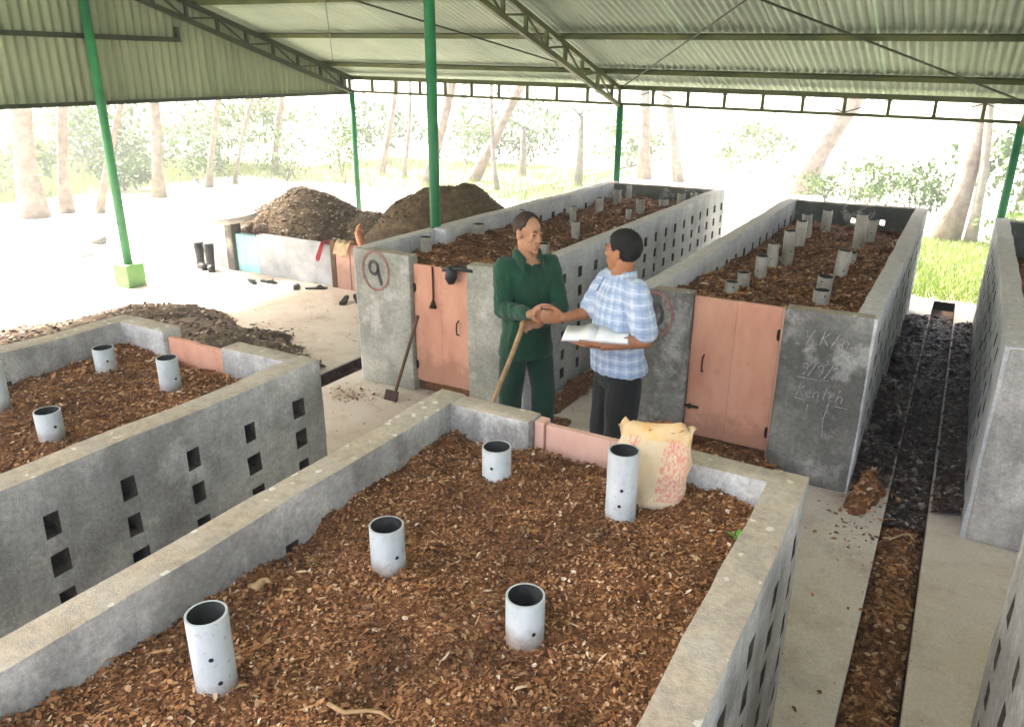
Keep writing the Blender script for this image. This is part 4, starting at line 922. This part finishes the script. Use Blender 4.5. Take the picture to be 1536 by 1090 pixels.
def collar(person, base, c, f, r, m_, ri=.066, ro=.098, zt=.04, zb=-.022):
    bm = bmesh.new(); n = 30; A = []; f3 = Vector((f.x, f.y, 0)); c = Vector(c) - Vector(base)
    for i in range(n + 1):
        t = R(27 + (360 - 54) * i / n); d = f3 * math.cos(t) + r * math.sin(t); fr = max(0, math.cos(t)) ** 2
        tip = 1.0 if i in (0, n) else 0
        A.append((c + d * (ri + .012 * fr) + Vector((0, 0, zt - .055 * fr)), c + d * (ri + .02 + .02 * fr) + Vector((0, 0, zt - .004 - .06 * fr)), c + d * (ro + .035 * fr + .012 * tip) + Vector((0, 0, zb - .075 * fr - .01 * tip))))
    vs = [[bm.verts.new(q) for q in row] for row in A]
    for a, b in zip(vs, vs[1:]):
        for j in range(2): bm.faces.new((a[j], b[j], b[j + 1], a[j + 1])).smooth = True
    o = obj('collar', bm, m_, person); md = o.modifiers.new('t', 'SOLIDIFY'); md.thickness = .006; return o

def mat_skin(name, a, b):
    k = NT(name); k.color(k.ramp(k.noise(k.objc(), 18, 4), [(.3, a), (.7, b)])); k.rough(.5); k.b.inputs['Subsurface Weight'].default_value = .08
    k.b.inputs['Subsurface Radius'].default_value = (.012, .005, .003); k.bump(k.noise(k.objc(), 160, 3), .15, .002); return k.m
M['skin_a'] = mat_skin('skin_light_brown', (.34, .165, .088), (.45, .235, .135)); M['skin_b'] = mat_skin('skin_brown', (.30, .125, .060), (.40, .18, .09))
M['lip'] = mat_two('lip', (.16, .05, .04), (.22, .08, .06), 20, .5, 0); M['eye'] = mat_two('eye_dark', (.02, .015, .012), (.06, .045, .04), 30, .2, 0)
M['hair_brown'] = mat_two('hair_brown', (.022, .012, .007), (.055, .03, .017), 40, .6, .6, 220, obj=True); M['hair_black'] = mat_two('hair_black', (.004, .004, .004), (.012, .011, .010), 40, .75, .6, 220, obj=True)
def mat_cloth(name, a, b, fine=.25):
    k = NT(name); o_ = k.objc(); k.color(k.mix(.5, k.ramp(k.noise(o_, 5, 4), [(.3, a), (.7, b)]), k.ramp(k.noise(o_, 300, 2), [(.3, .75), (.7, 1.2)]), 'MULTIPLY')); k.rough(.85)
    k.b.inputs['Sheen Weight'].default_value = .15; k.bump(k.math('ADD', k.noise(k.vec(o_, (1, 1, .5)), 22, 4), k.math('MULTIPLY', k.noise(o_, 260, 2), .15)), fine, .012); return k.m
M['green_cloth'] = mat_cloth('dark_green_drill', (.004, .040, .018), (.010, .070, .032), .9); M['green_trouser'] = mat_cloth('dark_green_trouser', (.004, .032, .016), (.007, .050, .026), .4); M['black_cloth'] = mat_cloth('black_trouser', (.004, .0045, .004), (.009, .0095, .009), .35)
k = NT('plaid_shirt'); o_ = k.objc(); wob = k.n('TexNoise', Scale=9.0, Detail=2.0); k.l(o_, wob.inputs['Vector'])
sub = k.n('VectorMath', operation='SUBTRACT'); k.l(wob.outputs[1], sub.inputs[0]); sub.inputs[1].default_value = (.5, .5, .5)
scl = k.n('VectorMath', operation='SCALE'); k.l(sub.outputs[0], scl.inputs[0]); scl.inputs['Scale'].default_value = .022
add = k.n('VectorMath', operation='ADD'); k.l(o_, add.inputs[0]); k.l(scl.outputs[0], add.inputs[1]); sep = k.n('SeparateXYZ'); k.l(add.outputs[0], sep.inputs[0])
ang = k.math('MULTIPLY', k.math('ARCTAN2', sep.outputs[0], sep.outputs[1]), .175)
def stripes(src, period, lo, hi, sh=0.0):
    fr = k.math('FRACT', k.math('ADD', k.math('DIVIDE', src, period), 50 + sh)); return k.math('MULTIPLY', k.math('GREATER_THAN', fr, lo), k.math('LESS_THAN', fr, hi))
c = k.ramp(k.noise(o_, 4, 3), [(.3, (.34, .42, .55)), (.7, (.42, .50, .61))])
for src in (ang, sep.outputs[2]):
    c = k.mix(k.math('MULTIPLY', stripes(src, .058, .0, .36), .42), c, (.24, .33, .50))
    c = k.mix(k.math('MULTIPLY', stripes(src, .058, .55, .72), .6), c, (.62, .66, .72))
    c = k.mix(k.math('MULTIPLY', stripes(src, .058, .15, .20), .5), c, (.15, .22, .40))
k.color(c); k.rough(.85); k.bump(k.noise(k.vec(o_, (1, 1, .5)), 20, 4), .4, .012); M['plaid'] = k.m

def make_person(label, base, f, hf, headc, tilt, J, shirt, trouser, m, hairmask, sleeves, hands, gaunt=0.0, hem=.78, girth=1.0, slv=1.0):
    base = Vector(base); f, r = basis(f); hf_, hr = basis(hf); B = lambda p: Vector(p) - base
    up = Vector((0, 0, 1))
    # head frame: local -Y is the face direction
    hm = Matrix((-hr, -hf_, up)).transposed().to_4x4()
    hm = Matrix.Translation(headc) @ hm @ Matrix.Diagonal((.95 - .04 * gaunt, .97, 1, 1)) @ Matrix.Rotation(tilt[0], 4, 'X') @ Matrix.Rotation(tilt[1], 4, 'Y')
    hmL = Matrix.Translation(-base) @ hm
    bm = bmesh.new(); head(bm, hmL, gaunt)
    c0 = Vector((0, 0, 0))
    neck = B(J['neck']); capsule(bm, hmL @ Vector((0, .022, -.055)), neck, .053, .058); capsule(bm, hmL @ Vector((0, -.015, -.085)), neck + f * .01, .040, .052)
    zs = J['neck'][2] + base.z
    tors = [(hem + .02, .145, .10), (.95, .135, .095), (1.1, .145, .105), (1.25, .165, .105), (1.33, .16, .09), (1.385, .10, .07), (1.42, .06, .055)]
    loft(bm, [(Vector((J['ax'] * t_ * 0, 0, z)) + J['lean'] * (z - .9), hw, hd, r, f) for z, hw, hd in tors for t_ in (0,)])
    for S in 'RL':
        chain(bm, [B(J['sh' + S]), B(J['el' + S]), B(J['wr' + S])], [.048, .040, .027])
        hp, kn, an = B(J['hip' + S]), B(J['kn' + S]), B(J['an' + S]); chain(bm, [hp, kn, an], [.078, .055, .038])
        capsule(bm, an - Vector((0, 0, .03)), an - Vector((0, 0, .045)) + f * .14, .035, .028)
    for hd in hands: hand(bm, B(hd[0]), *hd[1:])
    body = blob(bm, .0055, 2, .4); body.materials.clear(); body.materials.append(m['skin'])
    person = obj('person', body, None); person.location = base; tag(person, label, 'person')
    head_parts(person, hm, base, hairmask, m['hair'], M['lip'], .0085 if gaunt > 1 else .0085)
    # shirt
    bm = bmesh.new(); loft(bm, [(J['lean'] * (z - .9) + Vector((0, 0, z)) + f * fo, hw * girth, hd * girth, r, f) for z, hw, hd, fo in shirt])
    for S in 'RL':
        sh, el, wr = B(J['sh' + S]), B(J['el' + S]), B(J['wr' + S]); sv = sleeves
        capsule(bm, sh - (sh - Vector((0, 0, sh.z))) * .25, sh, .072 * slv, .068 * slv)
        if sv == 'long': chain(bm, [sh, el, el + (wr - el) * .90], [.068 * slv, .060 * slv, .045 * slv])
        else:
            e = sh + (el - sh) * .80; chain(bm, [sh, e], [.072, .070])
    me = blob(bm, .008, 5); wrinkle(me, .010, 11, 2., (1, 1, .55)); wrinkle(me, .0045, 28, 7., (1, 1, .7)); me.materials.clear(); me.materials.append(m['shirt']); obj('shirt', me, None, person)
    collar(person, base, base + Vector((neck.x, neck.y, zs)) + J['lean'] * .0 - Vector((0, 0, base.z)), f, r, m['shirt'])
    fr = [q for q in shirt if hem - .02 <= q[0] <= 1.37]
    bm = bmesh.new(); pl = [J['lean'] * (z - .9) + Vector((0, 0, z)) + f * (fo + hd * girth + .0035) for z, hw, hd, fo in fr]
    lv = [bm.verts.new(q + r * .014) for q in pl]; rv = [bm.verts.new(q - r * .014) for q in pl]
    for i in range(len(pl) - 1): bm.faces.new((lv[i], lv[i + 1], rv[i + 1], rv[i]))
    o = obj('placket', bm, m['shirt'], person); md = o.modifiers.new('t', 'SOLIDIFY'); md.thickness = .008; md.offset = 0
    # trousers
    bm = bmesh.new(); loft(bm, [(Vector((0, 0, z)) + J['lean'] * (z - .9), hw, hd, r, f) for z, hw, hd in ((.76, .150, .112), (.85, .158, .118), (.95, .150, .108), (1.0, .135, .098))])
    for S in 'RL':
        hp, kn, an = B(J['hip' + S]), B(J['kn' + S]), B(J['an' + S]); chain(bm, [hp, kn, an + (kn - an) * .06], trouser)
    me = blob(bm, .009, 5); wrinkle(me, .008, 8, 5., (1, 1, .6)); me.materials.clear(); me.materials.append(m['trouser']); obj('trousers', me, None, person)
    for S in 'RL':
        an = B(J['an' + S]); bm = bmesh.new(); capsule(bm, an + Vector((0, 0, -.02)), an + Vector((0, 0, -.042)) + f * .15, .046, .040); me = blob(bm, .008, 2)
        for v in me.vertices: v.co.z = max(v.co.z, .002)
        me.materials.clear(); me.materials.append(M['rubber']); obj('shoe', me, None, person)
    return person

HS = Vector((-1.965, 3.81, 1.155))     # where the two right hands meet
ax = Vector((1, .08, 0)).normalized(); ny = Vector((0, 1, 0))
f, r = basis((.78, -.62)); C = Vector((-2.29, 4.15, 0)); ln = Vector((.02, -.01, 0))
Jg = dict(neck=(-2.285, 4.14, 1.415), ax=0, lean=ln, shR=C + r * .158 + Vector((0, 0, 1.345)), shL=C - r * .158 + Vector((0, 0, 1.345)), elR=(-2.335, 3.93, 1.105), wrR=(-2.070, 3.795, 1.15), elL=(-2.085, 4.22, 1.09), wrL=(-2.085, 4.0, 1.05),
    hipR=C + r * .085 + Vector((0, 0, .80)), hipL=C - r * .085 + Vector((0, 0, .80)), knR=C + r * .10 + f * .03 + Vector((-.02, 0, .47)), knL=C - r * .10 + f * .02 + Vector((.02, 0, .47)), anR=C + r * .11 + Vector((-.03, 0, .085)), anL=C - r * .11 - f * .02 + Vector((.03, 0, .085)))
def mask_g(q):
    if q.z > .085: return q.y > -.030 + .25 * (.03 - min(abs(q.x), .03))
    if q.y < -.005: return abs(q.x) > .05 and q.z > .05 and q.y > -.028
    if q.y < .05: return q.z > .030
    return q.z > -.020
hg = [(Jg['wrR'], ax + Vector((0, 0, -.05)), ny, ((.35, .5, .4), (.35, .55, .4), (.4, .55, .4), (.4, .6, .4)), .3, 1.02),
      (Jg['wrL'], Vector((-.55, -.72, -.05)), Vector((-.45, .45, -.6)), ((.5, .9, .7), (.55, .9, .7), (.6, .95, .7), (.65, .95, .7)), .7, 1.0)]
gshirt = [(.755, .200, .148, .0), (.80, .196, .144, 0), (.92, .176, .125, 0), (1.05, .176, .125, .0), (1.18, .188, .128, 0), (1.28, .190, .120, 0), (1.35, .165, .098, 0), (1.395, .105, .072, -.022), (1.425, .070, .058, -.034)]
make_person('smiling person in dark green shirt and trousers shaking hands and holding a wooden stick', (C.x, C.y, 0), f, (.93, -.36), Vector((-2.262, 4.115, 1.557)), (R(6), R(0)), Jg, gshirt, [.094, .078, .068],
    dict(skin=M['skin_a'], hair=M['hair_brown'], shirt=M['green_cloth'], trouser=M['green_trouser']), mask_g, 'long', hg, 1.2, .76, .89, .86)
f, r = basis((-.66, -.75)); C = Vector((-1.56, 3.95, 0)); ln = Vector((-.03, -.02, 0))
Jb = dict(neck=(-1.575, 3.945, 1.410), ax=0, lean=ln, shR=C + r * .165 + Vector((-.01, 0, 1.345)), shL=C - r * .165 + Vector((0, 0, 1.355)), elR=(-1.768, 3.965, 1.165), wrR=(-1.862, 3.825, 1.155), elL=(-1.345, 3.775, 1.115), wrL=(-1.535, 3.635, 1.095),
    hipR=C + r * .085 + Vector((0, 0, .80)), hipL=C - r * .085 + Vector((0, 0, .80)), knR=C + r * .09 + f * .02 + Vector((0, 0, .47)), knL=C - r * .09 + f * .02 + Vector((0, 0, .47)), anR=C + r * .10 + Vector((0, 0, .085)), anL=C - r * .10 + Vector((0, 0, .085)))
def mask_b(q):
    if q.z > .075: return q.y > -.062
    if q.z > .045: return q.y > -.045
    if q.y < -.03: return False
    if q.y < .03: return q.z > .012
    return q.z > -.065
hb = [(Jb['wrR'], -ax + Vector((0, 0, -.05)), -ny, ((.35, .5, .4), (.35, .55, .4), (.4, .55, .4), (.4, .6, .4)), .3, 1.0),
      (Jb['wrL'], Vector((-.75, -.15, .02)), Vector((.0, .05, 1)), ((.1, .1, .1), (.08, .1, .1), (.08, .1, .1), (.1, .12, .1)), .15, 1.0, 2.0)]
bshirt = [(.862, .198, .158, .0), (.89, .196, .156, 0), (.95, .186, .148, .01), (1.05, .180, .146, .012), (1.18, .188, .140, .005), (1.28, .188, .128, 0), (1.35, .165, .100, 0), (1.40, .105, .078, 0), (1.425, .068, .062, 0)]
make_person('person in light blue plaid short sleeved shirt holding an open book and shaking hands', (C.x, C.y, 0), f, (-.975, .20), Vector((-1.572, 3.94, 1.552)), (R(2), R(0)), Jb, bshirt, [.104, .096, .088],
    dict(skin=M['skin_b'], hair=M['hair_black'], shirt=M['plaid'], trouser=M['black_cloth']), mask_b, 'short', hb, 0.4, .86, .95)
# wooden stick held by the person in green
bm = bmesh.new(); a, b = Vector((-2.148, 3.885, 1.115)), Vector((-2.47, 3.69, .0)); tube(bm, [a + (b - a) * t_ + Vector((.006 * math.sin(t_ * 9), .004 * math.cos(t_ * 7), 0)) for t_ in [i / 10 for i in range(11)]], [.016, .0165, .016, .0155, .0155, .015, .0145, .014, .014, .0135, .013], 10)
tag(obj('walking_stick', bm, M['wood']), 'pale wooden stick held slanting by the person in green', 'stick')
# open book on the forearm of the person in plaid
bk = empty('open_book', (-1.60, 3.70, 1.135)); bk.rotation_euler = (R(3), R(-1), R(18)); tag(bk, 'open white book resting on the forearm of the person in plaid', 'book')
def page(sgn):
    n = 12; V = []; 
    for i in range(n + 1):
        t_ = i / n; x = sgn * t_ * .205; z = .020 * math.exp(-((t_ - .22) / .2) ** 2) * (1 if t_ > .02 else .4) + .002
        for y in (-.145, .145): V += [(x, y, z), (x, y, -.006)]
    F = []
    for i in range(n):
        b_ = i * 4; c_ = b_ + 4
        F += [(b_, b_ + 2, c_ + 2, c_), (b_ + 1, c_ + 1, c_ + 3, b_ + 3), (b_, c_, c_ + 1, b_ + 1), (b_ + 2, b_ + 3, c_ + 3, c_ + 2)]
    F += [(n * 4, n * 4 + 2, n * 4 + 3, n * 4 + 1)]
    return mesh_np('page_block', V, F, [M['paper']])
bk.scale = (.86, .74, 1); obj('page_block', page(1), None, bk); obj('page_block', page(-1), None, bk)
bm = bmesh.new(); box(bm, (0, 0, -.0095), (.425, .298, .005), None, .001); obj('cover', bm, mat_two('book_cover', (.35, .30, .28), (.5, .45, .42), 6, .6, 0), bk)

# ------------------------------------------------------------------ trees, shrubs, palms and grass behind the shed
M['bark'] = mat_two('bark_pale', (.17, .135, .11), (.30, .25, .21), 7, .9, .6, 30, bdist=.03)
M['bark_grey'] = mat_two('bark_grey', (.17, .155, .125), (.29, .265, .225), 7, .9, .6, 30, bdist=.03)
M['leaf'] = mat_leaf('leaf_green', [(0, (.02, .055, .008)), (.5, (.04, .095, .016)), (1, (.08, .15, .03))])
M['leaf_lime'] = mat_leaf('leaf_lime', [(0, (.04, .085, .012)), (.5, (.075, .14, .022)), (1, (.13, .20, .04))])
M['leaf_palm'] = mat_leaf('leaf_palm', [(0, (.02, .065, .015)), (.5, (.04, .10, .025)), (1, (.07, .14, .04))])
M['grassm'] = mat_leaf('grass_blade', [(0, (.10, .17, .025)), (.6, (.18, .26, .05)), (1, (.32, .35, .12))])
def leaf_cloud(name, C_, rad, n, size, m_, par, clumps=14):
    cc = rng.normal(0, 1, (clumps, 3)); cc /= np.linalg.norm(cc, axis=1)[:, None]; cc *= rng.uniform(.25, 1, (clumps, 1)) ** .6
    k_ = rng.integers(0, clumps, n); Pn = (cc[k_] + rng.normal(0, .22, (n, 3))) * np.array(rad) + np.array(C_)
    V, T_ = chip_arrays(Pn, size * .6, size * 1.5, .8, (.4, .7))
    o = obj(name, mesh_np(name, V, T_, [m_]), None, par); return o
def tree(label, x, y, lean, rad, h, bend=0.0, fork=False, m_='bark', leaf='leaf', crown=1.0, leany=0.0, group='trees behind the shed'):
    t = empty('tree', (x, y, -.05)); tag(t, label, 'tree', group)
    pts = []
    for i in range(9):
        u = i / 8; z = u * h; pts.append(Vector((lean * z * (1 + bend * (u - .3)) + .06 * math.sin(z * 1.3 + x), leany * z + .05 * math.cos(z * 1.1 + y), z)))
    bm = bmesh.new(); tube(bm, pts, [rad * (1.35 if i == 0 else 1) * (1 - .55 * i / 8) for i in range(9)], 12); me = bpy.data.meshes.new('trunk'); bm.to_mesh(me); bm.free(); jitter(me, rad * .18, 3., x)
    obj('trunk', me, M[m_], t)
    ends = [pts[-1]]
    starts = ([(1, Vector((.35, .1, 1.0)))] if fork else []) + [(5, Vector((random.uniform(-.8, .8), random.uniform(-.8, .8), .8))) for _ in range(2)] + [(6, Vector((random.uniform(-1, 1), random.uniform(-1, 1), .7))) for _ in range(3)]
    for i, d in starts:
        L = h * (.5 if i > 1 else .75); bm = bmesh.new(); d = d.normalized(); p0 = pts[i]
        q = [p0 + d * L * s_ + Vector((0, 0, .12 * L * s_ * s_)) for s_ in (0, .35, .7, 1)]; tube(bm, q, [rad * .5, rad * .4, rad * .28, rad * .12], 8); obj('limb', bm, M[m_], t); ends.append(q[-1])
    for e in ends[:5]:
        pass
    c = sum(ends, Vector()) / len(ends)
    leaf_cloud('crown', (c.x, c.y, c.z + .3), (1.5 * crown, 1.5 * crown, 1.1 * crown), int(900 * crown), .13, M[leaf], t)
    return t
tree('thick pale trunk nearest the left edge of the picture', -14.97, 8.03, .126, .205, 6.5)
tree('slender pale trunk second from the left edge', -14.97, 8.68, .20, .105, 6.0)
tree('short thin leaning trunk just left of the leftmost green post', -14.43, 9.02, .5, .074, 4.0)
tree('brown trunk right of the leftmost green post with a mulch ring', -15.33, 10.95, -.02, .125, 6.0, leany=.1)
tree('thin trunk leaning right above the left heap', -15.87, 12.64, .42, .08, 5.5, m_='bark_grey')
tree('very thin trunk leaning right left of the rear corner post', -15.84, 13.42, .52, .054, 5.0, m_='bark_grey')
tree('pale trunk left of the rear corner post', -16.39, 15.32, .28, .09, 6.0)
tree('pale slim trunk just right of the rear corner post', -13.90, 16.92, .21, .076, 6.0)
tree('thin straight grey trunk left of the tall post', -12.84, 16.51, .1, .055, 6.0, m_='bark_grey')
tree('leaning trunk beside the tall green post', -11.56, 15.68, .37, .12, 6.5)
tree('strongly leaning pale trunk above the right heap', -11.06, 16.96, .63, .13, 6.5)
tree('thin yellowish sapling above the right heap', -9.59, 15.90, -.08, .06, 4.0, m_='bark_grey', leaf='leaf_lime', crown=.6)
tree('straight pale trunk right of the rear middle post', -7.43, 19.97, -.09, .155, 7.0)
tree('grey trunk leaning left behind the far end of bin 9', -6.48, 19.89, -.23, .125, 7.0, m_='bark_grey')
tree('large forked trunk leaning right behind the chalk-marked bin', -3.35, 19.26, .45, .23, 7.5, bend=.5, fork=True)
tree('thick pale trunk leaning right behind the grass strip', -.11, 14.54, .06, .175, 7.0, m_='bark')
tree('narrow leafy trunk beside the thick one behind the grass strip', .23, 14.42, -.05, .08, 4.5, m_='bark_grey', leaf='leaf_lime', crown=.7)
tree('distant trunk at far left behind the others', -24.0, 16.5, .05, .2, 7.0, m_='bark_grey')
tree('distant slim trunk far behind the left heap', -23.0, 22.0, .1, .13, 7.0, m_='bark_grey')
tree('distant trunk far behind the right heap', -17.0, 25.5, .1, .15, 7.0, m_='bark_grey')
def shrub(label, x, y, r_, h, n, m_='leaf', stems=6, size=.07):
    t = empty('shrub', (x, y, -.03)); tag(t, label, 'shrub', 'shrubs behind the shed')
    for i in range(stems):
        a = random.uniform(0, 6.28); d = Vector((math.cos(a) * r_ * .7, math.sin(a) * r_ * .7, h * random.uniform(.6, .95)))
        bm = bmesh.new(); tube(bm, [(0, 0, 0), d * .5 + Vector((0, 0, h * .08)), d], [.014, .01, .004], 6); obj('stem', bm, M['bark_grey'], t)
    leaf_cloud('foliage', (0, 0, h * .6), (r_, r_, h * .42), int(n * 1.2), size * 1.2, M[m_], t, 22)
shrub('lime shrub left of the thick trunk behind the chalk-marked bin', -1.75, 17.2, .9, 1.0, 900, 'leaf_lime')
shrub('leafy shrub right behind the back corner of the chalk-marked bin', -.75, 16.3, .7, 1.1, 900, 'leaf')
shrub('small shrub at the foot of the leaning forked trunk', -2.5, 17.8, .6, .7, 500, 'leaf_lime')
shrub('green shrub left of the left heap', -16.6, 13.0, 1.0, 1.2, 900, 'leaf')
shrub('pale shrub behind the left heap', -15.2, 14.6, .9, 1.3, 800, 'leaf_lime')
shrub('low shrub near the rear corner post', -13.4, 14.8, .5, 1.3, 350, 'leaf_lime')
shrub('slim leafy shrub left of the rear corner post', -14.2, 15.6, .4, 1.7, 260, 'leaf_lime')
shrub('dark bush at the far left edge', -25.5, 14.2, 2.2, 2.3, 1600, 'leaf', size=.14)
shrub('bush behind the leftmost trunks', -21.5, 13.0, 1.6, 1.5, 1100, 'leaf_lime', size=.12)
shrub('bush between the leftmost post and the heap', -22.5, 17.5, 2.0, 1.8, 1300, 'leaf', size=.12)
shrub('round bush behind the second trunk from the left', -20.0, 15.5, 1.2, 1.3, 900, 'leaf_lime', size=.1)
shrub('green clump beside the right rear post', 1.0, 13.2, .7, .8, 600, 'leaf_lime')
for i_, (x, y, r_, h, n_, lf, lb) in enumerate(((-18.4, 9.3, 1.1, 1.2, 1000, 'leaf_lime', 'low bush between the two leftmost trunks'), (-19.0, 12.3, 1.5, 1.9, 1500, 'leaf', 'tall bush behind the leftmost green post'), (-16.9, 11.2, .6, .8, 600, 'leaf', 'small bush left of the mulch ring trunk'),
    (-18.3, 16.6, 1.4, 2.0, 1500, 'leaf_lime', 'tall bush far behind the left heap'), (-16.0, 19.5, 1.5, 1.8, 1300, 'leaf', 'bush far behind the rear corner post'), (-13.5, 20.5, 1.2, 1.6, 1000, 'leaf_lime', 'bush far behind the tall green post'),
    (-11.8, 21.0, 1.3, 1.9, 1100, 'leaf', 'bush far behind the strongly leaning trunk'), (-8.9, 22.5, 1.2, 1.5, 900, 'leaf_lime', 'bush far behind the rear middle post'), (-5.4, 23.0, 1.2, 1.4, 800, 'leaf_lime', 'bush far behind bin 9 at the back'),
    (.9, 17.5, 1.0, 1.6, 900, 'leaf', 'bush behind the narrow leafy trunk'), (2.2, 15.5, .9, 1.3, 800, 'leaf_lime', 'bush right of the rear right post'), (-27.5, 11.0, 2.0, 2.6, 1600, 'leaf', 'large dark bush at the left edge behind the thick trunk'))):
    shrub(lb, x, y, r_, h, n_, lf, size=.11)
def palm(label, x, y, hs, n, L, droop=.9):
    t = empty('palm', (x, y, -.03)); tag(t, label, 'palm', 'palms behind the shed')
    bm = bmesh.new(); tube(bm, [(0, 0, 0), (.04, 0, hs * .5), (0, .03, hs)], [.12, .09, .07], 10); obj('trunk', bm, M['bark_grey'], t)
    for i in range(n):
        a = 6.28 * i / n + random.uniform(-.2, .2); d = Vector((math.cos(a), math.sin(a), 0)); s_ = Vector((-d.y, d.x, 0)); Lf = L * random.uniform(.8, 1.1); up_ = random.uniform(.5, 1.0)
        spine = [Vector((0, 0, hs)) + d * Lf * u * (1 - .12 * u) + Vector((0, 0, Lf * (up_ * u - droop * u * u))) for u in [j / 10 for j in range(11)]]
        bm = bmesh.new(); tube(bm, spine, [.014 * (1 - .09 * j) for j in range(11)], 5)
        for j in range(2, 11):
            for sg in (-1, 1):
                for h2 in (0, .5):
                    if j == 10 and h2: continue
                    p0 = spine[j].lerp(spine[min(10, j + 1)], h2); ll = .42 * (1 - abs(j / 10 - .45)); e = p0 + (s_ * sg * .9 + d * .55 + Vector((0, 0, -.35))) * ll; wv_ = d * .02
                    bm.faces.new([bm.verts.new(q) for q in (p0 - wv_, p0 + wv_, e)])
        obj('frond', bm, M['leaf_palm'], t)
palm('palm with arching fronds behind the right heap', -10.4, 18.5, 1.3, 11, 1.9, .95)
palm('palm with drooping fronds left of the rear middle post', -8.3, 17.6, 1.7, 10, 1.7, 1.25)
palm('palm behind the trunks right of the leftmost post', -17.5, 14.4, .9, 11, 1.7, .7)
palm('small palm far left behind the trunks', -20.5, 10.9, 1.0, 9, 1.6, .8)
def grass(name, label, x0, x1, y0, y1, n, h):
    bx = rng.uniform(x0, x1, n); by = rng.uniform(y0, y1, n); a = rng.uniform(0, 6.28, n); hh_ = h * rng.uniform(.4, 1.2, n); wd = .006 + .006 * rng.uniform(0, 1, n)
    lx, ly = rng.normal(0, .45, n) * hh_, rng.normal(0, .45, n) * hh_; z0 = np.full(n, -.04)
    v0 = np.stack([bx - wd * np.cos(a), by - wd * np.sin(a), z0], 1); v1 = np.stack([bx + wd * np.cos(a), by + wd * np.sin(a), z0], 1); v2 = np.stack([bx + lx, by + ly, z0 + hh_], 1)
    V = np.stack([v0, v1, v2], 1).reshape(-1, 3); o = obj(name, mesh_np(name, V, np.arange(n * 3).reshape(-1, 3), [M['grassm']])); tag(o, label, 'grass', None, 'stuff')
grass('grass', 'bright green grass strip behind the drain between the bins', -2.2, 2.6, 10.3, 14.6, 42000, .13)
grass('grass', 'sparse grass among the trunks at far left', -26, -17, 8.5, 17, 26000, .28)
grass('grass', 'sparse grass behind the heaps', -17, -8, 14.5, 21, 16000, .22)

# ------------------------------------------------------------------ haze volume added to wash out the background like veiling flare
bm = bmesh.new(); box2(bm, (-415, -415, -1.2), (415, 615, 12.0)); hz = obj('haze', bm); hz['kind'] = 'stuff'; hz['label'] = 'added haze that veils the background like lens flare'
hm_ = bpy.data.materials.new('haze'); hm_.use_nodes = True; t_ = hm_.node_tree; t_.nodes.clear()
vo_ = t_.nodes.new('ShaderNodeVolumePrincipled'); ou_ = t_.nodes.new('ShaderNodeOutputMaterial'); t_.links.new(vo_.outputs[0], ou_.inputs['Volume'])
vo_.inputs['Color'].default_value = (.95, .96, .97, 1); vo_.inputs['Density'].default_value = .011; vo_.inputs['Anisotropy'].default_value = .2
hz.data.materials.append(hm_)
